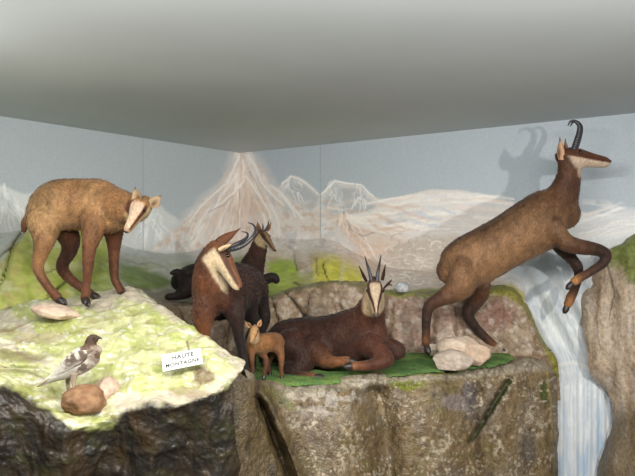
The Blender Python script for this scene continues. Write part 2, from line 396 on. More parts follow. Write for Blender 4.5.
def paint_mound(U, V, W):
    p = Paint(U, V, (214, 216, 158))
    W = W.reshape(-1, 3)
    rocky = sstep(2.585, 2.55, W[:, 1]-0.0*W[:, 0])
    p.mix((232, 228, 190), sstep(.45, .65, p.noise(22, 9, 1.0, 4))*.65)
    p.mix((200, 208, 128), sstep(.48, .68, p.noise(30, 14, 4.0, 4))*.7)
    p.mix((248, 246, 224), sstep(.56, .68, p.noise(16, 3.4, 7.0, 3))*.85)
    p.mix((166, 152, 106), sstep(.55, .70, p.noise(14, 6, 12.0, 4))*.6)
    p.mix((172, 184, 92), sstep(.52, .66, p.noise(20, 10, 19.0, 4))*.6)
    p.mix((252, 250, 236), sstep(.62, .70, p.noise(7, 2.4, 23.0, 3))*.85)
    # cream stony rim
    for pts, w in (([(100, 300), (118, 294), (134, 292), (150, 302), (175, 320)], 7), ([(60, 303), (90, 306), (112, 304)], 7), ([(0, 318), (18, 322), (32, 332)], 7),
                   ([(120, 404), (150, 402), (180, 400), (205, 394), (225, 380), (243, 366)], 8), ([(225, 352), (243, 364)], 6), ([(-90, 340), (0, 345), (30, 356), (50, 366)], 5)):
        p.stroke(pts, w, (214, 202, 182), .85, .9, 4)
    p.stroke([(188, 343), (190, 352), (185, 358)], 1.2, (134, 116, 84), .8)
    p.blotch(203, 376, 12, 9, (120, 92, 66), .8, 3.0)
    p.blotch(190, 392, 22, 7, (150, 126, 98), .6, 13.0)
    p.blotch(20, 358, 34, 5, (150, 138, 96), .6, 15.0)
    p.blotch(40, 338, 26, 7, (196, 180, 150), .6, 17.0)
    p.blotch(196, 383, 6, 5, (120, 90, 66), .5, 5.0)
    p.stroke([(0, 354), (22, 355), (40, 360)], 2.2, (150, 138, 96), .7)
    p.stroke([(0, 367), (26, 373), (46, 382)], 2.5, (140, 128, 88), .6)
    p.stroke([(-5, 331), (14, 330), (25, 326)], 1.8, (148, 118, 70), .7)
    # front face below the lip: its shade is painted in as dark brown
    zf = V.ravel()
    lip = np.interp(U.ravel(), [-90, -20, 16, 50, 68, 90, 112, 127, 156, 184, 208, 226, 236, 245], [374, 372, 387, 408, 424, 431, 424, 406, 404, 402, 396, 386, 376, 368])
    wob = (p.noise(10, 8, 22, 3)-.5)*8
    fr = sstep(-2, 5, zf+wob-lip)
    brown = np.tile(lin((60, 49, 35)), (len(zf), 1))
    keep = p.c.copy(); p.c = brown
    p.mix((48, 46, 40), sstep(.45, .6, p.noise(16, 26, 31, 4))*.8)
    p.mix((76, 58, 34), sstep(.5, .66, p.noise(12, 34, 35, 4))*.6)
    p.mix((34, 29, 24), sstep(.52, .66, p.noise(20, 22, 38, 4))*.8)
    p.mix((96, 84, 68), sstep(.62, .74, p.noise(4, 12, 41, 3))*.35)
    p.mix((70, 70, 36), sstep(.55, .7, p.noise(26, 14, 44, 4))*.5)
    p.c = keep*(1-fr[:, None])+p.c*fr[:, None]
    return p.c
patch_obj('rock_mound', W, U, V, paint_mound, M_PALE, 'large pale yellow-green painted rock mound in the left foreground, brown shade painted down its front', 'rock')
MOUND = (W, U, V)

# -- rock ledge with its folded front face
us = [222, 238, 252, 265, 285, 305, 330, 355, 372, 390, 415, 445, 475, 500, 525, 545, 551, 554]
lv = [366, 366, 375, 387, 392, 391, 388, 382, 379, 380, 378, 375, 372, 370, 367, 366, 367, 368]
ly = [2.93, 2.94, 2.98, 3.06, 3.1, 3.14, 3.18, 3.25, 3.3, 3.36, 3.42, 3.5, 3.58, 3.65, 3.75, 3.84, 3.95, 4.02]
LZ = -0.715
def ledge_rel(Y): return LZ+0.02*(Y-3.2)
def on_ledge(u, Y): return (u, CY-ledge_rel(Y)*F/Y, Y)
rows2 = []
rows2.append([on_ledge(CX+(u-CX)*y/4.5, 4.5) for u, y in zip(us, ly)])
rows2.append([on_ledge(CX+(u-CX)*y/4.05, max(4.05, y+.1)) for u, y in zip(us, ly)])
rows2.append([on_ledge(CX+(u-CX)*y/(y+.2), y+.2) for u, y in zip(us, ly)])
rows2.append([(u, v-6 if u > 262 else v+6, y+.07) for u, v, y in zip(us, lv, ly)])
rows2.append([(u, v, y) for u, v, y in zip(us, lv, ly)])
for dv, dy in ((9, -.03), (24, -.05), (45, -.07), (70, -.08), (100, -.10), (140, -.10), (230, -.10)):
    rows2.append([(u+(4 if u > 540 else -dv*0.02*(u < 260)), v+dv, y+dy) for u, v, y in zip(us, lv, ly)])
def valley(U, V, pts, w, d):
    pts = np.array(pts, float)
    o = np.argsort(pts[:, 1]); c = np.interp(V, pts[o, 1], pts[o, 0])
    x = (U-c)/w
    m = sstep(pts[:, 1].min()-6, pts[:, 1].min()+6, V)*(1-sstep(pts[:, 1].max()-4, pts[:, 1].max()+8, V))
    return d*np.exp(-x*x)*m
def fold2(U, V):
    on = sstep(0, 14, V-np.interp(U, us, lv))
    f = valley(U, V, [(258, 398), (272, 430), (290, 480), (320, 620)], 5, .09)
    f = f+valley(U, V, [(376, 384), (384, 430), (388, 480), (390, 620)], 13, .13)
    f = f+valley(U, V, [(478, 386), (484, 430), (488, 480), (490, 620)], 8, .06)
    f = f+valley(U, V, [(510, 378), (494, 404), (470, 442)], 3.2, .06)
    f = f-valley(U, V, [(350, 380), (348, 430), (345, 480), (345, 620)], 14, .05)
    f = f-valley(U, V, [(436, 380), (440, 430), (442, 480), (440, 620)], 24, .05)
    f = f+valley(U, V, [(405, 381), (412, 388)], 16, .05)
    f = f-valley(U, V, [(262, 388), (285, 440), (300, 480), (330, 620)], 5, .05)
    return f*on
W, U, V = patch(rows2, 26, 24, 0.014, 9, fold2, 0.006, 9.0, 0.004)
def paint_ledge(U, V, W):
    p = Paint(U, V, (140, 118, 84))
    p.mix((162, 142, 108), sstep(.42, .62, p.noise(16, 22, 1.5, 4))*.7)
    p.mix((116, 96, 68), sstep(.5, .7, p.noise(12, 30, 5.5, 4))*.5)
    p.mix((120, 108, 62), sstep(.5, .65, p.noise(24, 20, 8.5, 4))*.6)
    p.mix((134, 124, 116), sstep(.52, .7, p.noise(18, 26, 11.5, 4))*.4)
    # pale scumbled band below the turf
    p.mix((196, 186, 172), p.polymask([(262, 384), (300, 384), (345, 380), (372, 376), (362, 400), (330, 418), (285, 410)], 6, 5, 2)*sstep(.42, .58, p.noise(6, 5, 15.5, 3))*.8)
    p.mix((186, 176, 156), (1-sstep(3, 9, np.abs(V.ravel()-np.interp(U.ravel(), us, lv)+1)))*.7)
    for (u, v, a, b) in ((345, 445, 22, 24), (432, 448, 20, 18), (470, 402, 16, 12), (500, 440, 18, 18), (528, 430, 14, 26), (300, 420, 24, 14)):
        d = np.hypot((p.U-u)/a, (p.V-v)/b)
        p.mix((206, 192, 166), (1-sstep(.5, 1.2, d))*sstep(.52, .62, p.noise(4.5, 4.5, u, 3))*.8)
    for (u, v, a, b, c) in ((470, 400, 9, 22, (112, 106, 116)), (528, 448, 9, 18, (96, 88, 84)), (452, 402, 14, 10, (150, 140, 138)), (478, 440, 4, 30, (92, 74, 54)), (270, 432, 7, 40, (86, 74, 48))):
        p.blotch(u, v, a, b, c, .7, u*.1)
    p.stroke([(510, 380), (504, 392), (494, 406), (480, 428), (470, 442)], 3.4, (62, 74, 36), .9, .8, 1.5)
    p.poly([(541, 384), (548, 380), (549, 404), (543, 405), (539, 395)], (74, 92, 36), .85, 1.6, 1.5)
    p.poly([(388, 380), (400, 381), (426, 381), (424, 386), (408, 391), (392, 387)], (132, 140, 36), .9, 1.8, 1.8)
    p.poly([(258, 378), (266, 384), (292, 400), (298, 412), (284, 408), (264, 396)], (116, 118, 44), .8, 3, 3)
    p.stroke([(415, 375), (440, 373), (462, 372)], 2.2, (150, 154, 62), .7)
    p.stroke([(250, 400), (262, 430), (276, 470)], 2.4, (150, 130, 78), .6)
    p.stroke([(548, 372), (551, 400), (551, 440)], 1.6, (196, 176, 92), .6)
    p.mix((214, 202, 178), sstep(.60, .68, p.noise(2.0, 2.6, 91, 2))*sstep(.42, .58, p.noise(22, 18, 93, 3))*.75)  # pale flecks: glints of the glossy rock, put into the colour
    p.mix((78, 62, 42), sstep(.60, .70, p.noise(3.0, 6, 95, 3))*.5)
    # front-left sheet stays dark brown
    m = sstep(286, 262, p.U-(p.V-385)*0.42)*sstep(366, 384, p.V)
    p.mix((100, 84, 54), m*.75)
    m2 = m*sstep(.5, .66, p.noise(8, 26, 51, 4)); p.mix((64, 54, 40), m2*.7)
    return p.c
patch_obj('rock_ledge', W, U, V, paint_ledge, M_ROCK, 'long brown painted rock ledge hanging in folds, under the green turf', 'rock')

# -- turf on the ledge
def ledge_xy(u, v):
    Y = -LZ*F/(v-CY)
    for _ in range(4): Y = -ledge_rel(Y)*F/(v-CY)
    return ((u-CX)/F*Y, Y)
turf_poly = [ledge_xy(u, v) for u, v in ((246, 380), (262, 384.5), (282, 386.5), (300, 386), (330, 383), (352, 379), (395, 376), (440, 372), (478, 368), (506, 363), (514, 359), (507, 352), (497, 347), (470, 343), (420, 341), (370, 341), (300, 342), (246, 344))]
xs = np.arange(-0.45, 1.15, 0.008); ys = np.arange(3.1, 4.6, 0.008)
XX, YY = np.meshgrid(xs, ys)
q = Paint(XX*100, YY*100, (98, 130, 74))
mask = q.polymask([(a*100, b*100) for a, b in turf_poly], 3.0, 3.5).reshape(XX.shape)
ZZ = CZ+np.vectorize(ledge_rel)(YY)+0.012*(fbm(np.stack([XX*11, YY*11, 0*XX], -1), 3, 4.4)-.5)+0.022*np.sqrt(np.clip(mask, 0, 1))-0.006
q.mix((122, 144, 80), sstep(.45, .65, q.noise(9, 9, 1, 3))*.7)
q.mix((80, 114, 66), sstep(.5, .66, q.noise(14, 8, 5, 3))*.7)
keepf = [f for f in grid_faces(*XX.shape) if mask.ravel()[f[0]] > 0.08 and mask.ravel()[f[2]] > .08]
used = sorted({i for f in keepf for i in f}); remap = {i: k for k, i in enumerate(used)}
vs = np.stack([XX.ravel(), YY.ravel(), ZZ.ravel()], 1)[used]
tag(mesh_obj('turf', vs, [tuple(remap[i] for i in f) for f in keepf], M_TURF, colors=q.c[used], origin=(0.3, 3.6, 0)), 'flat green artificial turf laid on top of the rock ledge', 'grass', kind='stuff')

# -- low rock wall behind the ledge
ub = [110, 150, 185, 215, 245, 275, 305, 335, 365, 395, 425, 455, 485, 508, 522, 536, 550, 556]
tv = [300, 303, 305, 303, 300, 297, 287, 283, 286, 293, 294, 292, 289, 290, 300, 328, 356, 372]
ty = [4.15, 4.12, 4.08, 4.08, 4.10, 4.12, 4.12, 4.10, 4.08, 4.10, 4.12, 4.12, 4.12, 4.10, 4.08, 4.06, 4.04, 4.04]
by = [3.95, 3.93, 3.92, 3.92, 3.92, 3.92, 3.92, 3.92, 3.92, 3.93, 3.93, 3.93, 3.93, 3.92, 3.9, 3.9, 3.92, 3.95]
rows4 = [[(u, v+14, y+.42) for u, v, y in zip(ub, tv, ty)],
         [(u, v-1, y+.2) for u, v, y in zip(ub, tv, ty)],
         [(u, v, y+.04) for u, v, y in zip(ub, tv, ty)],
         [(u, v+4, y-.03) for u, v, y in zip(ub, tv, ty)],
         [(u, v*.6+355*.4, y*.6+b*.4-.03) for u, v, y, b in zip(ub, tv, ty, by)],
         [(u, v*.3+355*.7, y*.3+b*.7-.02) for u, v, y, b in zip(ub, tv, ty, by)],
         [(u+(3 if u > 520 else 0), max(357, v), b) for u, v, b in zip(ub, tv, by)],
         [(u+(3 if u > 520 else 0), 400, b+.03) for u, v, b in zip(ub, tv, by)]]
def fold4(U, V):
    m = sstep(0, 8, V-np.interp(U, ub, tv))
    f = 0
    for a, b, w, d in (((272, 298), (279, 322), 1.8, .05), ((288, 294), (312, 324), 2.0, .055), ((336, 290), (340, 325), 2.5, .04), ((312, 290), (306, 318), 2.4, .04), ((392, 296), (384, 345), 5, .05), ((428, 296), (432, 345), 5, .05), ((455, 300), (462, 345), 4, .04), ((210, 305), (204, 350), 2, .05), ((232, 305), (226, 350), 2, .05), ((180, 305), (190, 350), 2, .05)):
        f = f+valley(U, V, [a, b], w, d)
    return f*m
W, U, V = patch(rows4, 18, 18, 0.022, 10, fold4, 0.022, 14.0, 0.005)
def paint_back(U, V, W):
    p = Paint(U, V, (158, 134, 106))
    p.mix((188, 164, 138), sstep(.42, .6, p.noise(14, 12, 1.2, 4))*.7)
    p.mix((132, 106, 80), sstep(.5, .68, p.noise(11, 18, 4.2, 4))*.5)
    p.mix((186, 150, 136), sstep(375, 400, p.U)*(1-sstep(450, 480, p.U))*.5)
    p.mix((146, 96, 84), (1-sstep(10, 24, np.hypot(p.U-497, p.V-316)))*.6)
    p.mix((214, 200, 182), sstep(.56, .66, p.noise(5, 5, 7.2, 3))*.6)
    p.stroke([(272, 297), (276, 312), (280, 326)], 1.3, (52, 40, 30), .9, .5, .6)
    p.stroke([(286, 293), (297, 306), (312, 326)], 1.5, (52, 40, 30), .9, .5, .8)
    dk = (1-sstep(255, 285, p.U)); p.mix((120, 100, 76), dk*.55)
    top = np.interp(p.U, ub, tv)
    p.mix((138, 146, 62), (1-sstep(2, 6, p.V-top))*sstep(360, 390, p.U)*(1-sstep(500, 512, p.U))*.8)
    p.mix((156, 152, 50), (1-sstep(3, 10, p.V-top+(p.noise(8, 8, 3)-.5)*8))*sstep(470, 500, p.U)*.85)
    p.mix((124, 128, 60), (1-sstep(0, 3, p.V-top))*sstep(230, 260, p.U)*(1-sstep(360, 380, p.U))*.5)
    return p.c
patch_obj('rock_wall', W, U, V, paint_back, M_ROCK, 'low tan and brown painted rock wall behind the green turf, reaching the waterfall', 'rock')

# -- painted hillside relief in front of the mural
uh = [-90, -30, 0, 30, 60, 90, 120, 150, 180, 210, 240, 270, 300, 330, 360, 390, 420, 450, 480, 510, 525]
hv = [232, 226, 232, 228, 222, 226, 244, 252, 254, 246, 240, 238, 240, 240, 256, 268, 272, 268, 262, 268, 275]
bv = [330, 330, 330, 330, 330, 330, 322, 318, 316, 314, 312, 308, 304, 300, 300, 302, 303, 302, 300, 302, 306]
def wy(u): return left_wall_Y(u) if u < 240 else right_wall_Y(u)
b_y = [3.62, 3.64, 3.66, 3.66, 3.66, 3.7, 3.75, 3.9, 4.1, 4.16, 4.2, 4.22, 4.24, 4.2, 4.2, 4.2, 4.22, 4.22, 4.2, 4.16, 4.15]
rows5 = []
for t, in ((0,), (0.06,), (.35,), (.68,), (1.0,)):
    r = []
    for u, v0, v1, y1 in zip(uh, hv, bv, b_y):
        w0 = wy(u)
        if t == 0: r.append((u, v0-2, w0+.04))
        else:
            r.append((u, v0+(v1-v0)*t, (w0-.02)*(1-t)+y1*t-0.04*math.sin(t*3.14)))
    rows5.append(r)
rows5.append([(u, v1+40, y1-.02) for u, v1, y1 in zip(uh, bv, b_y)])
def fold5(U, V):
    f = valley(U, V, [(27, 226), (14, 246), (8, 262), (2, 284)], 2.2, .05)+valley(U, V, [(68, 278), (54, 292), (28, 306)], 2.2, .05)
    f = f+valley(U, V, [(322, 262), (325, 274), (327, 282)], 2, .05)+valley(U, V, [(297, 246), (293, 258), (296, 270)], 3, .04)
    f = f-valley(U, V, [(345, 256), (342, 270), (340, 286)], 2.5, .03)
    f = f-valley(U, V, [(410, 268), (418, 282), (410, 292)], 14, .05)
    return f
W, U, V = patch(rows5, 26, 18, 0.02, 6, fold5, 0.014, 21.0, 0.004, lambda U, V: sstep(4, 34, V-np.interp(U, uh, hv)))
def paint_hill(U, V, W):
    p = Paint(U, V, (176, 176, 150))
    mural = np.where((U.ravel() < 240)[:, None], paint_left(U, V), paint_right(U, V))
    top = np.interp(U.ravel(), uh, hv)
    L = 1-sstep(105, 130, p.U)
    # left green slope
    m = L*sstep(-6, 8, p.V-np.interp(p.U, [-90, 0, 12, 30, 60, 120], [330, 262, 246, 226, 218, 232])+(p.noise(12, 12, 2)-.5)*12)
    p.mix((200, 204, 200), L*.9)
    p.mix((188, 192, 108), m)
    p.mix((222, 222, 170), m*sstep(.48, .62, p.noise(18, 12, 5, 4))*.7)
    p.mix((160, 174, 74), m*sstep(.52, .66, p.noise(14, 18, 8, 4))*.7)
    p.mix((196, 172, 120), m*sstep(.62, .72, p.noise(8, 6, 11, 3))*.6)
    p.mix((120, 142, 60), m*sstep(66, 96, p.U)*sstep(245, 262, p.V)*.6)
    p.stroke([(27, 223), (14, 240), (0, 256)], 3.0, (176, 172, 150), .6)
    p.stroke([(27, 224), (13, 243), (8, 262), (6, 276), (0, 286)], .9, (74, 70, 54), .9, .5, 1)
    p.stroke([(10, 248), (0, 257)], .9, (70, 66, 54), .9, .5, .5)
    p.stroke([(68, 279), (55, 291), (44, 302), (26, 307)], 1.0, (92, 92, 62), .9, .5, .6)
    p.stroke([(46, 272), (58, 268)], 1.0, (112, 110, 80), .8, .5, .6)
    # middle: bluish haze, dull green hollow
    c = sstep(105, 128, p.U)*(1-sstep(225, 262, p.U))
    p.mix((190, 192, 184), c*.9)
    p.mix((158, 166, 108), c*sstep(.46, .58, p.noise(40, 7, 14, 3))*.7)
    p.mix((112, 132, 68), c*p.polymask([(100, 252), (125, 262), (160, 274), (178, 284), (150, 290), (112, 282), (98, 272)], 4, 4, 3)*.9)
    p.mix((128, 140, 62), c*p.polymask([(178, 264), (205, 250), (216, 250), (212, 266), (180, 280)], 4, 4, 3)*.85)
    p.mix((112, 100, 80), c*p.polymask([(118, 284), (150, 290), (180, 292), (230, 300), (230, 330), (118, 330)], 4, 4, 5)*.8)
    p.stroke([(118, 258), (140, 264), (152, 262), (168, 270)], 1.4, (134, 122, 110), .7)
    # centre: yellow-green bushes and pink rock
    r = sstep(225, 262, p.U)
    p.mix((196, 178, 160), r*.95)
    p.mix((216, 204, 190), r*sstep(.45, .6, p.noise(20, 9, 17, 4))*.7)
    p.mix((166, 140, 120), r*sstep(.54, .66, p.noise(10, 12, 21, 4))*.6)
    for poly, cc, a in (([(268, 260), (280, 256), (296, 262), (300, 284), (300, 302), (264, 302)], (160, 180, 72), .9),
                        ([(258, 238), (280, 232), (304, 242), (312, 252), (290, 262), (262, 258)], (212, 200, 164), .7),
                        ([(312, 266), (322, 256), (340, 252), (352, 258), (362, 266), (366, 290), (312, 288)], (200, 194, 72), .95),
                        ([(292, 272), (308, 274), (318, 284), (308, 296), (290, 292)], (164, 168, 96), .8),
                        ([(306, 248), (326, 248), (330, 256), (312, 262)], (184, 176, 100), .6),
                        ([(226, 262), (258, 250), (264, 300), (230, 306)], (122, 130, 60), .8)):
        p.mix(cc, p.polymask(poly, 4, 8, poly[0][0])*a)
    p.mix((222, 218, 104), r*p.polymask([(312, 266), (340, 252), (366, 290), (312, 288)], 3, 3)*sstep(.5, .62, p.noise(5, 5, 24, 3))*.7)
    p.mix((160, 190, 60), p.polymask([(266, 262), (298, 262), (300, 300), (266, 300)], 3, 3)*sstep(.5, .62, p.noise(6, 6, 27, 3))*.6)
    p.stroke([(323, 264), (325, 273), (328, 280)], 1.1, (72, 64, 44), .9, .5, .6)
    p.stroke([(316, 258), (318, 276)], 1.4, (150, 126, 78), .8, .5, .6)
    p.stroke([(345, 258), (342, 270), (340, 282)], 1.8, (206, 198, 164), .85, .5, .6)
    p.stroke([(286, 244), (294, 250), (295, 258), (296, 270)], 1.6, (112, 94, 76), .8, .5, 1)
    p.stroke([(294, 282), (304, 286), (312, 288)], 1.2, (92, 76, 56), .8, .5, 1)
    # right: pale boulders and grass line
    p.mix((206, 198, 188), p.polymask([(366, 262), (400, 264), (432, 262), (440, 290), (372, 294)], 4, 4, 9)*.8)
    p.poly([(396, 290), (404, 278), (420, 268), (430, 266), (428, 282), (414, 290)], (124, 120, 106), .8, 2.5, 3)
    p.poly([(425, 272), (445, 274), (452, 288), (420, 289)], (176, 166, 148), .8, 2.5, 3)
    nz = (p.noise(10, 10, 77, 3)-.5)*16
    k = sstep(-2, 1, p.V-top)*sstep(2, 20, p.V-top+nz)
    k = np.where((p.U >= 232) & (p.U < 360), sstep(2, 26, p.V-top+nz), k)
    k = np.where(p.U < 232, sstep(4, 24, p.V-top+nz), k)
    k = np.where(p.U < 112, sstep(-3, 5, p.V-top+nz*.4), k)
    k = np.where(p.U > 360, k*sstep(4, 26, p.V-top+nz), k)[:, None]
    p.c = mural*(1-k)+p.c*k
    p.stroke([(394, 292), (430, 291), (480, 289), (512, 291)], 3.0, (136, 142, 74), .85, .8, 1.5)
    p.poly([(500, 286), (512, 282), (524, 296), (524, 316), (508, 300)], (168, 164, 64), .8, 2.5, 3)
    return p.c
patch_obj('hillside_relief', W, U, V, paint_hill, M_HILL, 'green and pinkish painted hillside relief rising behind the animals to the mural', 'hill')

# -- waterfall
uw = [490, 505, 520, 540, 560, 580, 600, 620, 640]
rows6 = []
for v, y, k in ((252, 0, 0), (262, -.03, 0), (285, -.12, 0), (315, -.17, .2), (345, -.2, .5), (368, -.24, .8), (385, -.33, 1), (420, -.36, 1), (476, -.38, 1), (620, -.38, 1)):
    rows6.append([(u, v+(k*3 if v > 350 else 0), (right_wall_Y(u)+y)*(1-k)+(4.42+y)*k) for u in uw])
def fold6(U, V):
    m = sstep(360, 385, V)
    return 0.003*np.sin(U*.42+V*.004)*m+0.004*np.sin(U*.9+2)*m+0.012*np.sin((U-V*.6)*.25)*(1-m)
W, U, V = patch(rows6, 20, 24, 0.008, 6, fold6, 0.0, 31.0, 0.002)
def paint_water(U, V, W):
    p = Paint(U, V, (204, 210, 214))
    low = sstep(350, 380, p.V)
    p.mix((210, 214, 214), (1-low)*sstep(.45, .6, p.noise(12, 22, 2, 3))*.7)
    p.mix((172, 182, 190), (1-low)*sstep(.5, .64, p.noise(16, 14, 5, 3))*.5)
    p.mix((170, 178, 182), p.polymask([(500, 250), (540, 256), (600, 250), (600, 268), (560, 276), (520, 286)], 6, 4)*.5)
    p.mix((176, 192, 208), low*sstep(.46, .62, p.noise(6, 60, 9, 3))*.6)
    p.mix((222, 225, 224), low*sstep(.50, .64, p.noise(5, 60, 13, 3))*.6)
    p.mix((150, 178, 204), low*sstep(.52, .68, p.noise(6, 40, 17, 3))*sstep(390, 430, p.V)*.6)
    for k in range(34):
        a = random.uniform(520, 585); p.stroke([(a, 300+random.uniform(-12, 20)), (a+14, 340), (a+26, 372)], random.uniform(.6, 1.6), random.choice([(222, 226, 226), (176, 186, 194)]), random.uniform(.3, .6), .8, 1.5, k)
    p.stroke([(556, 366), (575, 362), (596, 372), (608, 388)], 2.2, (228, 228, 222), .6)
    p.stroke([(552, 372), (556, 420), (556, 476)], 2.4, (226, 228, 226), .6)
    return p.c
patch_obj('waterfall', W, U, V, paint_water, M_WATER, 'pale blue painted waterfall pouring down between the brown rocks at right', 'waterfall')

# -- right cliff
rows7 = [
 [(585, 322, 4.5), (586, 300, 4.45), (602, 276, 4.42), (614, 258, 4.38), (628, 244, 4.3), (652, 226, 4.15), (720, 200, 3.85)],
 [(585, 322, 4.22), (587, 296, 4.2), (602, 274, 4.2), (614, 256, 4.18), (629, 243, 4.12), (654, 226, 4.0), (722, 204, 3.7)],
 [(590, 330, 4.08), (592, 304, 4.08), (602, 276, 4.1), (612, 256, 4.08), (628, 250, 4.02), (656, 246, 3.9), (726, 240, 3.6)],
 [(594, 350, 4.02), (598, 334, 4.0), (608, 312, 4.0), (618, 296, 3.98), (632, 290, 3.92), (658, 286, 3.8), (728, 280, 3.55)],
 [(598, 374, 4.04), (604, 364, 3.98), (612, 350, 3.95), (622, 340, 3.92), (636, 336, 3.86), (660, 332, 3.76), (730, 330, 3.5)],
 [(613, 400, 4.08), (617, 396, 4.0), (622, 390, 3.95), (629, 384, 3.9), (641, 380, 3.84), (664, 380, 3.74), (732, 380, 3.46)],
 [(614, 424, 4.1), (617, 424, 3.98), (622, 424, 3.92), (629, 424, 3.86), (641, 424, 3.8), (664, 424, 3.7), (732, 424, 3.44)],
 [(603, 456, 4.08), (608, 456, 3.96), (614, 456, 3.88), (624, 456, 3.82), (640, 456, 3.76), (664, 456, 3.66), (732, 456, 3.42)],
 [(598, 486, 4.06), (603, 486, 3.94), (611, 486, 3.86), (622, 486, 3.8), (640, 486, 3.74), (664, 486, 3.64), (732, 486, 3.4)],
 [(596, 620, 4.06), (600, 620, 3.94), (609, 620, 3.86), (620, 620, 3.8), (640, 620, 3.74), (664, 620, 3.64), (732, 620, 3.4)]]
rows7 = [[(u-(7 if u < 640 and v < 400 else 2), v, y) for u, v, y in r] for r in rows7]
W, U, V = patch(rows7, 20, 22, 0.015, 9, lambda U, V: 0.004*np.sin(U*.28+V*.02), 0.008, 41.0, 0.004)
def paint_cliff(U, V, W):
    p = Paint(U, V, (216, 192, 164))
    p.mix((214, 200, 180), sstep(.42, .6, p.noise(9, 34, 2, 4))*.5)
    p.mix((160, 132, 102), sstep(.52, .68, p.noise(8, 36, 5, 4))*.55)
    p.mix((206, 202, 200), sstep(.56, .7, p.noise(6, 26, 9, 3))*.4)
    p.mix((110, 92, 56), sstep(410, 436, p.V+(p.noise(9, 9, 3)-.5)*24-(p.U-600)*-.4)*.8)
    p.mix((126, 138, 58), p.polymask([(606, 262), (612, 244), (622, 232), (660, 220), (740, 200), (740, 290), (640, 292), (628, 280), (618, 262)], 3, 4)*.95)
    p.mix((152, 164, 84), p.polymask([(606, 262), (622, 232), (740, 200), (740, 290), (628, 280)], 3, 4)*sstep(.5, .62, p.noise(9, 7, 13, 3))*.7)
    p.stroke([(606, 262), (614, 290), (610, 320)], 1.2, (86, 68, 50), .6)
    p.stroke([(600, 290), (596, 320), (600, 350)], 1.4, (112, 84, 58), .5)
    return p.c
patch_obj('cliff', W, U, V, paint_cliff, M_ROCK, 'pinkish brown painted cliff with green top, right of the waterfall at the frame edge', 'rock')

# ------------------------------------------------------------------ loose stones
def stone(name, c, rx, rz, ry, mat, color, label, cat, seedo, flat_=1.0, ang=0.0, group=None, cut=0.35, color2=None, sub=5, cls=None):
    bm = bmesh.new(); bmesh.ops.create_icosphere(bm, subdivisions=sub, radius=1.0)
    v = np.array([x.co[:] for x in bm.verts]); faces = [tuple(q.index for q in f.verts) for f in bm.faces]; bm.free()
    r = 1+(cut if cut < .18 else .12)*(fbm(v*1.1, 2, seedo)-.5)*2
    # chipped facets
    rs = np.random.default_rng(int(seedo*10)+3)
    for k in range(17):
        n = rs.normal(size=3); n /= np.linalg.norm(n); lim = rs.uniform(*( (.62, .92) if cut > .18 else (.84, .98)))
        d = (v*r[:, None])@n; over = np.maximum(d-lim, 0)
        r = r*(1-over/np.maximum(d, .3))
    v2 = v*r[:, None]*(1+0.03*(fbm(v*7, 3, seedo)-.5)[:, None]*2)
    ca, sa = math.cos(ang), math.sin(ang)
    x = v2[:, 0]*rx; y = v2[:, 1]*ry; z = np.maximum(v2[:, 2], -.6)*rz
    X = x*ca+z*sa; Z = -x*sa+z*ca
    w = np.stack([X, y, Z], 1)+np.array(c)
    cc = np.tile(lin(color), (len(w), 1)); c2 = lin(color2 if color2 else [k*.8 for k in color])
    m = sstep(.45, .6, fbm(v*3.5, 4, seedo+9))[:, None]*.7; cc = cc*(1-m)+c2*m
    o = mesh_obj(name, w, faces, mat, colors=cc, origin=(c[0], c[1], c[2]-rz*.6))
    return tag(o, label, cat, group)
S = lambda px, Y: px/F*Y
stone('stone', P(57, 312, 3.14), S(25, 3.14), S(8, 3.14), .09, M_STONE, (208, 180, 160), 'flat pinkish stone lying by the hind hoof of the tan chamois', 'stone', 2.2, ang=.20, color2=(224, 212, 190), cut=.2)
stone('stone', P(84, 401, 2.60), S(23, 2.6), S(17, 2.6), .085, M_STONE, (140, 104, 76), 'rounded brown stone the white and brown bird stands on', 'stone', 5.1, color2=(166, 130, 98), cut=.15)
stone('stone', P(107, 391, 2.675), S(14, 2.72), S(14, 2.72), .06, M_STONE, (206, 184, 162), 'pale round stone just right of the stone under the bird', 'stone', 8.4, color2=(184, 160, 140), cut=.15)
stone('stone', P(452, 361, 3.52), S(25, 3.52), S(12, 3.52), .09, M_STONE, (196, 182, 168), 'flat grey slab of stone, front of the stone pile on the turf', 'stone', 12.2, group=None, color2=(176, 158, 140), cut=.3, ang=-.05)
stone('stone', P(477, 355, 3.62), S(15, 3.62), S(15, 3.62), .085, M_STONE, (186, 160, 138), 'square tan block at the right end of the stone pile on the turf', 'stone', 15.7, color2=(200, 180, 158), cut=.3)
stone('stone', P(459, 350, 3.68), S(23, 3.68), S(15, 3.68), .09, M_STONE, (198, 178, 158), 'broad pale stone behind the flat slab in the stone pile on the turf', 'stone', 19.3, color2=(214, 198, 180), cut=.3)
stone('stone', P(448, 342, 3.80), S(14, 3.8), S(15, 3.8), .08, M_STONE, (204, 186, 168), 'upright pale stone at the back of the stone pile on the turf', 'stone', 23.9, color2=(178, 158, 140), cut=.35)
stone('stone', P(434, 350, 3.78), S(11, 3.78), S(9, 3.78), .06, M_STONE, (198, 180, 162), 'small pale stone left in the pile, by the hind hoof of the leaping chamois', 'stone', 27.9, color2=(178, 158, 140), cut=.35)
stone('stone', P(402, 288, 4.16), S(8, 4.16), S(6.5, 4.16), .045, M_STONE, (176, 180, 184), 'small bluish white stone on the rock wall right of the horned head', 'stone', 31.1, color2=(206, 206, 204), cut=.15)

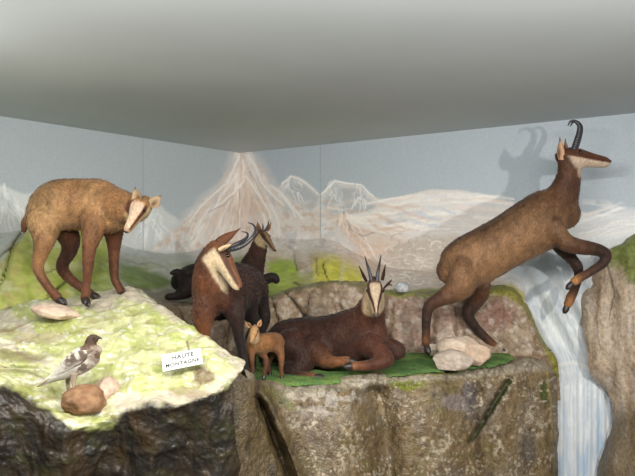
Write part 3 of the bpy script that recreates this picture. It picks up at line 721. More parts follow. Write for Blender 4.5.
# ------------------------------------------------------------------ soft creatures
def frames(C, hint):
    T = np.gradient(C, axis=0); T /= np.linalg.norm(T, axis=1, keepdims=True)+1e-9
    h = np.array(hint, float)
    N = h-(T@h)[:, None]*T
    ln = np.linalg.norm(N, axis=1, keepdims=True)
    N = N/np.maximum(ln, 1e-6)
    B = np.cross(T, N)
    return T, N, B
def loft(pts, hint=(0, 0, 1), n=6, seg=20, cap=True):
    """pts: (x,y,z,rN,rB) -> verts, faces, centreline samples"""
    q = catmull(pts, n)
    C = q[:, :3]; rN = np.maximum(q[:, 3], .001); rB = np.maximum(q[:, 4], .001)
    T, N, B = frames(C, hint)
    if cap:
        def ends(i, sgn):
            out = []
            for a in (0.35, 0.7, 0.92, 1.0):
                s = math.sqrt(max(1-a*a, 0.0004)); r = min(rN[i], rB[i])
                out.append((C[i]+sgn*T[i]*r*a, N[i], B[i], rN[i]*s, rB[i]*s))
            return out
        ring = list(reversed(ends(0, -1)))+[(C[i], N[i], B[i], rN[i], rB[i]) for i in range(len(C))]+ends(-1, 1)
    else:
        ring = [(C[i], N[i], B[i], rN[i], rB[i]) for i in range(len(C))]
    th = np.linspace(0, 2*math.pi, seg, endpoint=False)
    V = np.concatenate([c+np.outer(np.cos(th)*a, n_)+np.outer(np.sin(th)*b, b_) for c, n_, b_, a, b in ring])
    m = len(ring); Fc = []
    for i in range(m-1):
        for j in range(seg):
            k = (j+1) % seg
            Fc.append((i*seg+j, i*seg+k, (i+1)*seg+k, (i+1)*seg+j))
    Fc.append(tuple(range(seg))[::-1]); Fc.append(tuple((m-1)*seg+j for j in range(seg)))
    return V, Fc, (C, N, B, rN, rB)
def join(parts):
    V = []; Fc = []; o = 0
    for v, f in parts:
        V.append(v); Fc += [tuple(i+o for i in x) for x in f]; o += len(v)
    return np.concatenate(V), Fc

def px(pts, Y0, wf=1.0):
    """(u,v,dY,r[,rB]) measured joints -> metric loft points"""
    out = []
    for q in pts:
        u, v, dy, r = q[:4]; rb = q[4] if len(q) > 4 else r*wf
        Y = Y0+dy; p = P(u, v, Y); out.append((p.x, p.y, p.z, r/F*Y, rb/F*Y))
    return np.array(out)

HEAD = [(-.16, -.05, .15, .13), (0.0, -.02, .21, .175), (.18, -.04, .235, .20), (.32, -.06, .225, .198), (.46, -.08, .202, .165), (.62, -.10, .178, .138),
        (.78, -.12, .160, .120), (.90, -.13, .150, .114), (.95, -.135, .132, .106)]
class Beast:
    def __init__(s, name, label, Y0, base, group=None):
        s.Y0 = Y0; s.parts = []; s.samp = []; s.fns = []; s.flow = []; s.scale = 1.0; s.coat = 26000; s.hairlen = .0125
        s.root = empty(name, base, label, 'chamois', group)
        s.hooves = []
    def chain(s, pts, cols, hint=(0, 0, 1), wf=1.0, kind='limb', n=6):
        q = px(pts, s.Y0, wf)
        v, f, (C, N, B, rN, rB) = loft(q, hint, n)
        s.parts.append((v, f))
        k = np.linspace(0, 1, len(C)); cc = np.array([lin(c) for c in cols]); kk = np.linspace(0, 1, len(cols))
        cl = np.stack([np.interp(k, kk, cc[:, j]) for j in range(3)], 1)
        T = np.gradient(C, axis=0); T /= np.linalg.norm(T, axis=1, keepdims=True)+1e-9
        sg = -1 if (kind == 'body' or pts[-1][1] < pts[0][1]-12) else 1
        for i in range(len(C)):
            s.samp.append((C[i], (rN[i]+rB[i])/2, cl[i], kind)); s.flow.append(T[i]*sg)
        return C
    def head(s, poll, f, upv, L, pal, wide=1.0):
        Y = s.Y0+poll[2]; o = np.array(P(poll[0], poll[1], Y))
        f = np.array(f, float); f /= np.linalg.norm(f)
        sd = np.cross(f, np.array(upv, float)); sd /= np.linalg.norm(sd)
        up = np.cross(sd, f)
        s.hf, s.hs, s.hu, s.ho, s.hL, s.wide = f, sd, up, o, L, wide
        q = np.array([list(o+f*x*L+up*z*L)+[rz*L, ry*L*wide] for x, z, rz, ry in HEAD])
        v, fc, _ = loft(q, up, 5, 24); s.parts.append((v, fc))
        # brow and jaw masses
        for sg in (-1, 1):
            e = np.array([list(s.hp(.16, sg*.13*wide, .09))+[.065*L]*2, list(s.hp(.33, sg*.145*wide, .05))+[.055*L]*2])
            v, fc, _ = loft(e, up, 4, 12); s.parts.append((v, fc))
            e = np.array([list(s.hp(.08, sg*.09*wide, -.13))+[.09*L]*2, list(s.hp(.34, sg*.07*wide, -.17))+[.06*L]*2])
            v, fc, _ = loft(e, up, 4, 12); s.parts.append((v, fc))
        s.pal = pal
    def hp(s, x, y, z): return s.ho+s.hf*x*s.hL+s.hs*y*s.hL+s.hu*z*s.hL
    def body(s, voxel, fur=0.002, shade=None, seedo=0.0):
        V, Fc = join(s.parts)
        me = bpy.data.meshes.new('tmp'); me.from_pydata(V.tolist(), [], Fc); me.update()
        ob = bpy.data.objects.new('tmp', me); col.objects.link(ob)
        r = ob.modifiers.new('r', 'REMESH'); r.mode = 'VOXEL'; r.voxel_size = voxel; r.adaptivity = 0
        sm = ob.modifiers.new('s', 'SMOOTH'); sm.factor = 0.5; sm.iterations = 4
        bpy.context.view_layer.update()
        dg = bpy.context.evaluated_depsgraph_get()
        m2 = bpy.data.meshes.new_from_object(ob.evaluated_get(dg))
        n = len(m2.vertices); co = np.empty(n*3); m2.vertices.foreach_get('co', co); co = co.reshape(-1, 3)
        no = np.empty(n*3); m2.vertices.foreach_get('normal', no); no = no.reshape(-1, 3)
        faces = [tuple(p.vertices) for p in m2.polygons]
        bpy.data.objects.remove(ob); bpy.data.meshes.remove(me); bpy.data.meshes.remove(m2)
        # colour by nearest joints
        C = np.array([x[0] for x in s.samp]); R = np.array([x[1] for x in s.samp]); K = np.array([x[2] for x in s.samp])
        kinds = np.array([x[3] for x in s.samp])
        colr = np.zeros((n, 3)); bodyw = np.zeros(n)
        for a in range(0, n, 4000):
            d = np.linalg.norm(co[a:a+4000, None, :]-C[None], axis=2)-R[None]*0.9
            w = np.exp(-np.clip(d-d.min(1, keepdims=True), 0, 1)/0.006)
            w /= w.sum(1, keepdims=True); colr[a:a+4000] = w@K; bodyw[a:a+4000] = w@(kinds == 'body')
        rad = np.zeros(n)
        flow = np.zeros((n, 3)); TT = np.array(s.flow)
        for a in range(0, n, 4000):
            d = np.linalg.norm(co[a:a+4000, None, :]-C[None], axis=2)-R[None]*0.9
            w = np.exp(-np.clip(d-d.min(1, keepdims=True), 0, 1)/0.006); w /= w.sum(1, keepdims=True)
            rad[a:a+4000] = w@R; flow[a:a+4000] = w@TT
        mk = sstep(.022, .05, rad/s.scale)[:, None]
        E_ = np.array([(f[i], f[(i+1) % len(f)]) for f in faces for i in range(len(f))])
        deg = np.bincount(E_[:, 0], minlength=n).astype(float)
        for it in range(45):
            av = np.stack([np.bincount(E_[:, 0], weights=co[E_[:, 1], k], minlength=n) for k in range(3)], 1)/np.maximum(deg, 1)[:, None]
            co = co+(av-co)*.6*mk
        co = co+no*(.0022*s.scale*mk)
        dorsal = sstep(s.opt.get('d0', .72), .97, no[:, 2])*bodyw; belly = sstep(-.35, -.9, no[:, 2])*bodyw
        if 'dorsal' in s.opt: colr = colr*(1-(dorsal*s.opt.get('dw', .7))[:, None])+lin(s.opt['dorsal'])*(dorsal*s.opt.get('dw', .7))[:, None]
        if 'belly' in s.opt: colr = colr*(1-(belly*.6)[:, None])+lin(s.opt['belly'])*(belly*.6)[:, None]
        # coat mottling: clumps of longer hair
        g = fbm(co*np.array([38, 38, 20]), 3, seedo)-.5; g2 = fbm(co*np.array([9, 9, 9]), 3, seedo+4)-.5
        colr = colr*(1+g*.95+g2*.8)[:, None]
        # head pattern
        rel = (co-s.ho)/s.hL; x = rel@s.hf; y = np.abs(rel@s.hs)/s.wide; z = rel@s.hu
        d = np.maximum(np.abs(x-.42)-.60, 0)+np.maximum(y-.26, 0)+np.maximum(np.abs(z+.06)-s.pal.get('zr', .32), 0)+g*.06
        hm = (1-sstep(0.0, .09, d))*s.pal.get('maskw', 1.0)
        if 'slant' in s.pal: hm = hm*sstep(-.09, .07, x+np.minimum(z+.02, 0)*s.pal['slant']+g*.12)
        if 'back' in s.pal: hm = hm*sstep(s.pal['back']-.08, s.pal['back']+.05, x)
        ax = np.interp(x, [h[0] for h in HEAD], [h[1] for h in HEAD]); rz = np.interp(x, [h[0] for h in HEAD], [h[2] for h in HEAD]); ry = np.interp(x, [h[0] for h in HEAD], [h[3] for h in HEAD])
        zz = (z-ax)/rz; yy = y/ry
        hc = np.tile(lin(s.pal['base']), (n, 1))
        def mx(c, m):
            nonlocal hc
            m = np.clip(m, 0, 1)[:, None]; hc = hc*(1-m)+lin(c)*m
        ang = np.degrees(np.arctan2(zz, yy)); a0 = s.pal.get('a0', 15); aw = s.pal.get('aw', 13)
        a0 = a0+s.pal.get('conv', 0)*sstep(.3, .95, x)
        mx(s.pal['cheek'], 1-sstep(a0-aw-8, a0-aw, ang))
        mx(s.pal['blaze'], sstep(a0+aw, a0+aw+8, ang))
        st = (1-sstep(aw-4, aw+4, np.abs(ang-a0)+g*8))*sstep(-.06, .04, x)*(1-sstep(.90, .97, x)); mx(s.pal['stripe'], st)
        crown = (1-sstep(.02, .16, x))*sstep(-.1, .3, zz); mx(s.pal['crown'], crown)
        nose = sstep(.90, .95, x); mx(s.pal.get('nosec', s.pal['stripe']), nose*sstep(-.3, .1, zz)*.8)
        hc = hc*(1+g*.25)[:, None]
        colr = colr*(1-hm[:, None])+hc*hm[:, None]
        if shade: colr = shade(co, no, colr)
        if getattr(s, 'throat', None):
            for (u, v, dy, r, c, a) in s.throat:
                t = np.array(P(u, v, s.Y0+dy)); rr = r/F*s.Y0
                m = (1-sstep(.6, 1.15, np.linalg.norm(co-t, axis=1)/rr+g*.5))*a
                colr = colr*(1-m[:, None])+lin(c)*m[:, None]
        co = co+no*(fur*(fbm(co*np.array([120, 120, 60]), 2, seedo)-.5)*2)[:, None]*(1-hm[:, None]*.7)
        s.bodyobj = mesh_obj('body', co, faces, M_FUR, s.root, colors=colr)
        # coat of short hairs lying along the body
        rs = np.random.default_rng(int(seedo*7)+1)
        fa = np.array([f[:3] for f in faces]); ar = np.linalg.norm(np.cross(co[fa[:, 1]]-co[fa[:, 0]], co[fa[:, 2]]-co[fa[:, 0]]), axis=1)
        pick = rs.choice(len(fa), s.coat, p=ar/ar.sum()); q4 = np.array([f[rs.integers(0, len(f))] if len(f) > 3 else f[0] for f in (faces[i] for i in pick)])
        w3 = rs.dirichlet((1, 1, 1), s.coat); tri = fa[pick]
        pos = (co[tri]*w3[..., None]).sum(1)+(co[q4]-co[tri[:, 0]])*rs.random((s.coat, 1))*.5
        nn = no[tri[:, 0]]; fl = flow[tri[:, 0]]-nn*np.sum(flow[tri[:, 0]]*nn, 1, keepdims=True)+rs.normal(size=(s.coat, 3))*.22
        fl /= np.linalg.norm(fl, axis=1, keepdims=True)+1e-9
        hmv = hm[tri[:, 0]]; rr = rad[tri[:, 0]]
        ok = (hmv < .3)
        pos, nn, fl, rr = pos[ok], nn[ok], fl[ok], rr[ok]; cb = colr[tri[:, 0]][ok]
        m = len(pos); ln = (s.hairlen*np.clip(rr/.06, .3, 1)*rs.uniform(.6, 1.3, m))[:, None]; wd = .0011*s.scale*(.5+.5*np.clip(rr/.06, .3, 1))[:, None]
        sdv = np.cross(nn, fl); lift = rs.uniform(.06, .26, (m, 1))
        a = pos-sdv*wd-nn*.001; b = pos+sdv*wd-nn*.001; c = pos+fl*ln*.6+nn*ln*lift*.8+sdv*wd*.6; d2 = pos+fl*ln+nn*ln*lift*.7
        Vv = np.stack([a, b, c, d2], 1).reshape(-1, 3); Fv = [x for i in range(0, 4*m, 4) for x in ((i, i+1, i+2), (i, i+2, i+3))]
        cv = np.repeat(np.clip(cb*rs.uniform(.72, 1.34, (m, 1)), 0, 1), 4, axis=0)
        tag(mesh_obj('coat', Vv, Fv, M_HAIR, s.root, colors=cv), kind='stuff')
        # eyes, nose
        for sg in (-1, 1):
            c = s.hp(.27, sg*.180*s.wide, .06)
            s.blob('eye', c, .050*s.hL, M_EYE)
        s.blob('nose', s.hp(1.0, 0, -.105), .062*s.hL, M_NOSE, (0.6, 1.0*s.wide, .62))
    def blob(s, name, c, r, mat, sc=(1, 1, 1)):
        bm = bmesh.new(); bmesh.ops.create_icosphere(bm, subdivisions=3, radius=1.0)
        v = np.array([x.co[:] for x in bm.verts]); f = [tuple(q.index for q in g.verts) for g in bm.faces]; bm.free()
        w = c+np.outer(v[:, 0]*r*sc[0], s.hf)+np.outer(v[:, 1]*r*sc[1], s.hs)+np.outer(v[:, 2]*r*sc[2], s.hu)
        return mesh_obj(name, w, f, mat, s.root)
    def horn(s, pts, r0, name='horn', mat=None):
        q = px([(u, v, dy, r0*(1-(i/(len(pts)-1))**1.3*.82)) for i, (u, v, dy) in enumerate(pts)], s.Y0)
        Q = catmull(q, 10)
        k = np.arange(len(Q)); ring = 1+0.07*np.sin(k*2.1)*(1-k/len(k)); Q[:, 3] *= ring; Q[:, 4] *= ring
        v, f, _ = loft(Q, s.hs if hasattr(s, 'hs') else (0, 1, 0), 2, 14)
        return mesh_obj(name, v, f, mat or M_HORN, s.root)
    def ear(s, b, t, w, face, inner=(196, 170, 140), outer=(96, 62, 40), tip=(40, 28, 22), cup=.55):
        """b, t: base and tip (u,v,dY); w half width px; face: direction the cup opens"""
        B = np.array(P(b[0], b[1], s.Y0+b[2])); T = np.array(P(t[0], t[1], s.Y0+t[2])); w = w/F*s.Y0
        ax = T-B; L = np.linalg.norm(ax); ax /= L
        fc = np.array(face, float); fc -= ax*np.dot(ax, fc); fc /= np.linalg.norm(fc)
        sd = np.cross(ax, fc)
        nt, na = 14, 11; V = []; Cc = []
        for layer in (0, 1):
            for i in range(nt):
                t_ = i/(nt-1); ww = w*(0.42+.58*math.sin(math.pi*min(1, t_*1.05+.12)**.9))*(1-t_**5) if t_ < 1 else w*.02
                for j in range(na):
                    a = -1+2*j/(na-1)
                    dep = -cup*w*(1-a*a)*(1-.5*t_)
                    off = 0 if layer == 0 else -.0035*(1-a*a)-.0008
                    V.append(B+ax*t_*L*(1-.04*a*a)+sd*a*ww+fc*(dep*(ww/w)+off)-fc*.02*t_*t_*L)
                    if layer == 0:
                        c = lin(inner)*(1-.8*math.exp(-(a/.42)**2)*math.exp(-((t_-.3)/.3)**2))
                    else: c = lin(outer)
                    if t_ > .82 or abs(a) > .93: c = c*.4+lin(tip)*.6
                    Cc.append(c)
        o = nt*na; Fc = grid_faces(nt, na)+[tuple(o+i for i in f[::-1]) for f in grid_faces(nt, na)]
        for i in range(nt-1):
            Fc.append((i*na, (i+1)*na, o+(i+1)*na, o+i*na)); e = na-1
            Fc.append((i*na+e, o+i*na+e, o+(i+1)*na+e, (i+1)*na+e))
        e = (nt-1)*na
        for j in range(na-1):
            Fc.append((e+j, e+j+1, o+e+j+1, o+e+j)); Fc.append((j+1, j, o+j, o+j+1))
        return mesh_obj('ear', V, Fc, M_FEATHER, s.root, colors=np.array(Cc))
    def hoof(s, at, to, r, side=(0, 1, 0)):
        """cloven hoof: two toes from 'at' to 'to' (u,v,dY)"""
        A = np.array(P(at[0], at[1], s.Y0+at[2])); B = np.array(P(to[0], to[1], s.Y0+to[2])); r = r/F*s.Y0*.84
        ax = B-A; ax /= np.linalg.norm(ax)
        sd = np.array(side, float); sd -= ax*np.dot(ax, sd); sd /= np.linalg.norm(sd)
        parts = []
        for sg in (-1, 1):
            o = sd*sg*r*.5
            q = np.array([list(A+o*.8-ax*r*.3)+[r*.72, r*.46], list(A*.55+B*.45+o)+[r*.86, r*.5], list(A*.2+B*.8+o*1.1)+[r*.66, r*.42], list(B+o*1.15)+[r*.3, r*.24]])
            v, f, _ = loft(q, np.cross(ax, sd), 4, 12); parts.append((v, f))
        V, Fc = join(parts); V[:, 2] = np.maximum(V[:, 2], min(A[2], B[2])-r*.75)
        return mesh_obj('hoof', V, Fc, M_HOOF, s.root)

CREAM = (226, 204, 172)
# ---- A: young tan chamois on the left mound
A = Beast('chamois', 'young tan chamois without horns standing on the pale mound, head turned back towards the viewer', 3.30, tuple(P(85, 303, 3.3)))
T1, T2, T3 = (196, 156, 108), (166, 120, 78), (116, 72, 46)
A.opt = dict(dorsal=(150, 108, 68), belly=(170, 130, 92), dw=.45)
A.chain([(38, 214, .02, 14), (44, 210, .02, 20), (58, 205, .02, 25), (80, 204.5, .03, 25.5, 19), (99, 206, .02, 26.5, 18), (112, 212, .0, 22, 16), (120, 214, -.02, 16, 13)], [T1, T1, T2, T1, T2], wf=.78, kind='body')
A.chain([(100, 204, .02, 22), (114, 206, -.02, 19), (127, 208, -.07, 16), (137, 209, -.10, 13.5), (143, 207, -.12, 11)], [T2, T2, (150, 112, 74)], wf=.85)
A.chain([(44, 222, -.03, 17), (45, 236, -.07, 12), (42, 250, -.09, 8.2), (38, 264, -.09, 6), (41, 276, -.09, 4.8), (50, 289, -.09, 4.4), (57, 297, -.09, 5)], [T1, T2, T2, T3, T3], hint=(0, 1, 0))
A.chain([(60, 222, .1, 14), (70, 240, .12, 10), (69, 252, .12, 7.5), (62, 266, .12, 6.2), (68, 277, .12, 5.2), (81, 287, .10, 4.6), (90, 293, .08, 4.5)], [T3, (84, 54, 40), (110, 66, 42), T3], hint=(0, 1, 0))
A.chain([(95, 218, -.04, 15), (92, 236, -.08, 10), (89, 250, -.09, 6.8), (88, 266, -.09, 5.6), (87, 280, -.09, 4.3), (86, 292, -.09, 4.4), (85, 298, -.09, 4.6)], [T2, T3, T3, T3], hint=(0, 1, 0))
A.chain([(112, 222, .07, 13), (114, 237, .09, 8.6), (114, 252, .09, 5.8), (114, 266, .09, 5), (115, 279, .09, 4.2), (120, 289, .08, 4.2), (122, 293, .08, 4.2)], [T3, (104, 62, 38), T3], hint=(0, 1, 0))
A.chain([(32, 216, .02, 6), (26, 222, .03, 4.5), (24, 230, .03, 3)], [T2, T3])
A.head((143, 203, -.13), (-.40, -.50, -.77), (-.12, -.78, .56), .165, dict(base=(196, 152, 104), cheek=(206, 178, 130), blaze=(236, 206, 176), stripe=(92, 50, 30), crown=(178, 124, 74), nosec=(196, 160, 130), a0=24, aw=15, back=.02), wide=1.28)
A.body(.0052, .0022, seedo=1.0)
A.ear((137, 203, -.16), (134.5, 186.5, -.13), 6.4, (-.35, -1, 0), inner=(176, 148, 116), outer=(84, 54, 36))
A.ear((150.5, 206, -.15), (161.5, 194.5, -.12), 6.0, (.0, -1, .1), inner=(176, 148, 116), outer=(84, 54, 36))
A.hoof((58, 299, -.09), (65, 304, -.10), 5); A.hoof((91, 294, .08), (99, 298, .06), 4.6)
A.hoof((85, 298, -.09), (87, 305, -.12), 5); A.hoof((122, 293, .08), (126, 298, .05), 4.6)

# ---- B: dark adult standing in the middle, head turned right
B = Beast('chamois', 'dark brown adult chamois standing behind the name card, cream cheeks, long hooked horns', 3.12, tuple(P(225, 385, 3.12)))
D1, D2, D3, DR = (88, 52, 34), (62, 36, 26), (38, 25, 20), (124, 74, 42)  # light on the left front and shade on the right are in the colours
B.opt = dict(dorsal=D3, belly=D3)
B.chain([(256, 290, .45, 14, 12), (250, 288, .4, 22, 16), (240, 289, .3, 26, 18), (228, 291, .17, 27, 19), (217, 294, .06, 27, 19), (209, 297, .0, 22, 15), (204, 298, -.03, 14, 10)], [D3, D2, D2, D1], kind='body')
B.chain([(216, 296, .0, 24, 18), (210, 284, -.03, 19, 16), (208, 270, -.05, 14.5, 13), (211, 258, -.07, 12, 11), (217, 251, -.08, 10.5, 10)], [D1, DR, D1, DR], hint=(1, 0, .2))
B.chain([(206, 302, -.04, 13), (203, 316, -.05, 11), (203, 330, -.05, 8), (203, 345, -.04, 6.5), (204, 362, -.03, 5), (204, 376, -.03, 5)], [D1, DR, D1, D2], hint=(0, 1, 0))
B.chain([(230, 300, .02, 14), (235, 314, .0, 10), (237.5, 327, .0, 6.8), (239.5, 340, .0, 5.2), (243, 356, .0, 4.5), (245, 370, .0, 4.6), (246, 378, .0, 4.8)], [D2, D3, D3], hint=(0, 1, 0))
B.chain([(254, 292, .4, 16), (260, 304, .42, 9), (265, 318, .42, 6), (261, 332, .42, 5), (262, 348, .42, 4.3), (263, 360, .42, 4.4)], [D3, D3], hint=(0, 1, 0))
B.chain([(246, 298, .3, 14), (250, 314, .3, 8), (255, 324, .3, 5.5), (250, 338, .3, 4.8), (251, 352, .3, 4.3), (252, 364, .3, 4.4)], [D3, D3], hint=(0, 1, 0))
B.head((218.5, 250, -.08), (.60, -.18, -.78), (.79, .30, .52), .205, dict(base=(150, 104, 66), cheek=(232, 208, 170), blaze=(134, 84, 50), stripe=(92, 56, 38), crown=(112, 70, 42), nosec=(150, 92, 58), a0=6, aw=16, back=-.02), wide=1.0)
B.throat = [(212, 258, -.15, 4.5, (232, 206, 168), .8), (214, 254, -.17, 5, (226, 200, 160), .8)]
B.body(.0052, .0024, seedo=2.0)
B.ear((214, 246, -.06), (241.5, 228, -.02), 5.2, (-.2, 1, -.5), inner=(130, 90, 60), outer=(98, 60, 38), tip=(70, 40, 26))
B.ear((218, 250, -.16), (234, 243, -.16), 3.8, (.2, -.6, .9), inner=(206, 178, 142), outer=(100, 60, 40))
B.horn([(228, 250, -.12), (238, 247.5, -.12), (246, 243.5, -.11), (252.5, 237, -.1), (255.5, 230.5, -.08), (253.5, 225, -.06), (248, 222.5, -.05)], 2.7)
B.horn([(229, 247, -.05), (238, 243.5, -.04), (244, 240, -.02), (247.5, 236.5, .0), (247, 233, .02), (242, 231.5, .03)], 2.3)
B.hoof((204, 376, -.03), (205, 387, -.05), 5.2); B.hoof((246, 376, .0), (248, 386, -.02), 5)
B.hoof((263, 360, .42), (265, 367, .40), 4.6); B.hoof((252, 364, .3), (254, 372, .28), 4.6)

# ---- C: dark chamois resting on the back ledge
C_ = Beast('chamois', 'small dark chamois with short horns resting behind the standing one, striped face turned right', 4.22, tuple(P(225, 298, 4.22)))
C_.opt = dict(dorsal=D3, belly=D3)
C_.chain([(180, 282, .06, 10, 9), (190, 280, .06, 15, 12), (208, 279, .04, 17, 13), (228, 280, .02, 17, 13), (245, 280, 0, 16, 12), (255, 281, -.02, 12, 9)], [D3, D3, D2, D2], kind='body')
C_.chain([(248, 280, -.02, 15, 11), (252, 267, -.03, 12.5, 10), (257, 254, -.05, 9.5, 8), (260, 243, -.07, 8, 7), (263, 236, -.08, 7, 6.5)], [D2, D2, D1], hint=(1, 0, 0))
C_.chain([(254, 284, -.08, 9), (264, 280, -.12, 6), (273, 277, -.14, 5), (276, 280, -.14, 4)], [D2, D3, D3])
C_.chain([(250, 288, -.10, 9), (258, 292, -.16, 5.5), (250, 295, -.16, 4)], [D2, D3, D3])
C_.chain([(190, 284, -.02, 13), (184, 292, -.06, 8), (176, 296, -.08, 4.5), (168, 297, -.1, 3.6)], [D3, D3])
C_.chain([(184, 276, .0, 6), (177, 272, -.01, 3.6), (172, 273, -.02, 2.4)], [D3, D3])
C_.head((262.5, 233, -.09), (.62, -.42, -.66), (.45, -.35, .75), .15, dict(base=(120, 84, 56), cheek=(196, 172, 132), blaze=(150, 116, 80), stripe=(52, 32, 24), crown=(92, 60, 40), a0=20, aw=18, back=.0), wide=.95)
C_.throat = [(264, 246, -.14, 3.5, (180, 156, 120), .7)]
C_.body(.0060, .002, seedo=3.0)
C_.ear((259, 232, -.1), (257.5, 221, -.08), 2.6, (.3, -1, 0), outer=(80, 50, 34), inner=(130, 96, 66))
C_.ear((267, 231, -.06), (271.5, 222, -.05), 2.2, (.5, -1, 0), outer=(80, 50, 34), inner=(150, 112, 80))
C_.horn([(262, 231, -.1), (263, 227, -.1), (262.5, 223.5, -.09)], 1.2)
C_.horn([(265.5, 230, -.09), (268, 225, -.09), (269, 220, -.08)], 1.2)

# ---- D: kid
K = Beast('chamois_kid', 'tiny light brown chamois kid standing at the feet of the dark standing chamois', 3.25, tuple(P(267, 380, 3.25)))
k1, k2, k3 = (168, 118, 72), (138, 92, 56), (110, 72, 46)
K.root['category'] = 'young chamois'; K.scale = .5; K.coat = 9000; K.hairlen = .007
K.opt = dict(dorsal=(104, 66, 40), belly=(176, 138, 96), dw=.5)
K.chain([(250, 345, -.05, 7, 6), (255, 344, -.03, 9.5, 7.5), (263, 343, .0, 10, 7.5), (271, 342, .04, 10, 7.5), (277, 342, .07, 9, 7), (280, 344, .09, 6, 5)], [k2, k1, k2, k2], kind='body')
K.chain([(253, 343, -.05, 8, 7), (253.5, 337, -.07, 6.2, 5.8), (254.5, 331, -.07, 5.4, 5.4)], [k1, (190, 142, 96)], hint=(0, 1, 0))
K.chain([(251, 350, -.06, 5), (251.5, 358, -.07, 3.2), (252, 366, -.07, 2.3), (252, 378, -.07, 2.1)], [k2, k3, k3], hint=(0, 1, 0))
K.chain([(258, 351, -.0, 5), (265, 357, .0, 3), (266, 365, .0, 2.4), (264, 375, .0, 2.1)], [k2, k3, k3], hint=(0, 1, 0))
K.chain([(276, 347, .1, 5.5), (271, 357, .1, 3.4), (268.5, 363, .1, 2.6), (270, 373, .1, 2.1)], [k3, k3], hint=(0, 1, 0))
K.chain([(278, 347, .05, 6.5), (281, 355, .03, 4), (281.5, 362, .03, 3), (281, 369, .03, 2.3), (282, 376, .03, 2.3)], [k2, k2, k3], hint=(0, 1, 0))
K.chain([(280, 340, .09, 3), (283, 344, .1, 2)], [k2, k2])
K.head((254.5, 328, -.06), (-.12, -.78, -.62), (0, -.6, .78), .095, dict(base=(204, 158, 106), cheek=(216, 184, 138), blaze=(206, 158, 104), stripe=(150, 96, 58), crown=(190, 140, 88), nosec=(100, 64, 46), a0=20, aw=10), wide=1.15)
K.body(.0036, .0012, seedo=4.0)
K.ear((250.5, 327, -.06), (244.5, 321, -.05), 2.4, (0, -1, 0), inner=(196, 150, 108), outer=(120, 80, 50), tip=(120, 80, 54))
K.ear((258.5, 326.5, -.06), (261.5, 318.5, -.05), 2.3, (0, -1, 0), inner=(196, 150, 108), outer=(120, 80, 50), tip=(120, 80, 54))
for a, b in (((252, 378, -.07), (252.3, 383, -.08)), ((264, 375, 0), (263.5, 380, -.01)), ((270, 373, .1), (270.5, 377, .09)), ((282, 376, .03), (282.5, 380.5, .02))): K.hoof(a, b, 2.4)

# ---- E: lying chamois
E = Beast('chamois', 'dark brown chamois lying on green turf, cream face towards the viewer, thin upright horns', 3.55, tuple(P(330, 370, 3.55)))
E1, E2, E3 = (94, 54, 36), (72, 42, 30), (44, 28, 22)
E.opt = dict(dorsal=(48, 30, 24), belly=E2)
E.chain([(274, 346, .17, 16, 14), (284, 344, .15, 23, 19), (303, 343, .1, 25.5, 21), (325, 342, .04, 25.5, 21), (346, 338, .0, 26.5, 20), (362, 334, -.03, 27, 18), (374, 334, -.06, 20, 14)], [E3, E2, E2, E2, E1], kind='body')
E.chain([(360, 328, -.03, 23, 17), (368, 317, -.06, 17.5, 15), (372, 305, -.1, 13, 12.5), (374, 295, -.12, 10.5, 10.5), (374.5, 288, -.13, 9, 9)], [E1, E1, E1], hint=(1, 0, 0))
E.chain([(370, 345, -.1, 14), (382, 355, -.17, 9.5), (387, 360, -.2, 8), (376, 364, -.22, 6.5), (362, 366, -.23, 5), (353, 366, -.24, 4.4)], [E1, E1, E1, (150, 96, 60)])
E.chain([(368, 345, .0, 13), (386, 346, -.02, 9.5), (397, 349, -.03, 8), (400, 353, -.04, 6.6), (388, 356, -.04, 5.5)], [E1, E2, E2])
E.chain([(292, 348, .0, 20), (303, 360, -.06, 14), (297, 370, -.1, 8.5), (285, 369, -.12, 7), (293, 375, -.17, 5), (306, 376, -.2, 4.5), (314, 377, -.22, 4.5)], [E2, E2, E3, E2, (130, 84, 54)])
E.chain([(315, 350, -.05, 14), (326, 361, -.12, 8), (338, 362, -.15, 5.5), (347, 361, -.16, 5)], [E2, (138, 88, 52), (150, 96, 60)])
E.chain([(272, 340, .18, 7), (266, 346, .16, 5), (264, 352, .15, 3)], [E3, E3])
E.head((374.5, 284, -.12), (0.0, -.62, -.78), (0, -.78, .62), .186, dict(base=(216, 188, 152), cheek=(206, 178, 140), blaze=(224, 198, 168), stripe=(74, 42, 30), crown=(96, 60, 40), a0=36, aw=14, conv=30, nosec=(60, 36, 28), back=-.03), wide=1.12)
E.throat = [(370, 303, -.09, 7, (206, 180, 138), .8), (380, 303, -.09, 7, (200, 172, 130), .8)]
E.body(.0056, .0024, seedo=5.0)
E.horn([(371.5, 281, -.14), (369.5, 272, -.13), (367, 264, -.11), (364.8, 256, -.07)], 2.1)
E.horn([(377, 281, -.14), (378, 272, -.13), (379.5, 264, -.11), (380.8, 255.5, -.07)], 2.1)
E.ear((367.5, 281, -.11), (359.5, 265.5, -.09), 2.4, (1, -.35, 0), inner=(84, 54, 38), outer=(58, 36, 28), tip=(36, 24, 20), cup=.9)
E.ear((381.5, 280, -.11), (384.8, 264, -.09), 2.3, (-1, -.35, 0), inner=(84, 54, 38), outer=(58, 36, 28), tip=(36, 24, 20), cup=.9)
E.hoof((353, 366, -.24), (344, 367, -.25), 4.6); E.hoof((388, 356, -.04), (380, 357, -.05), 5)
E.hoof((314, 377, -.22), (325, 379, -.24), 4.8); E.hoof((347, 361, -.16), (356, 362, -.17), 4.6)

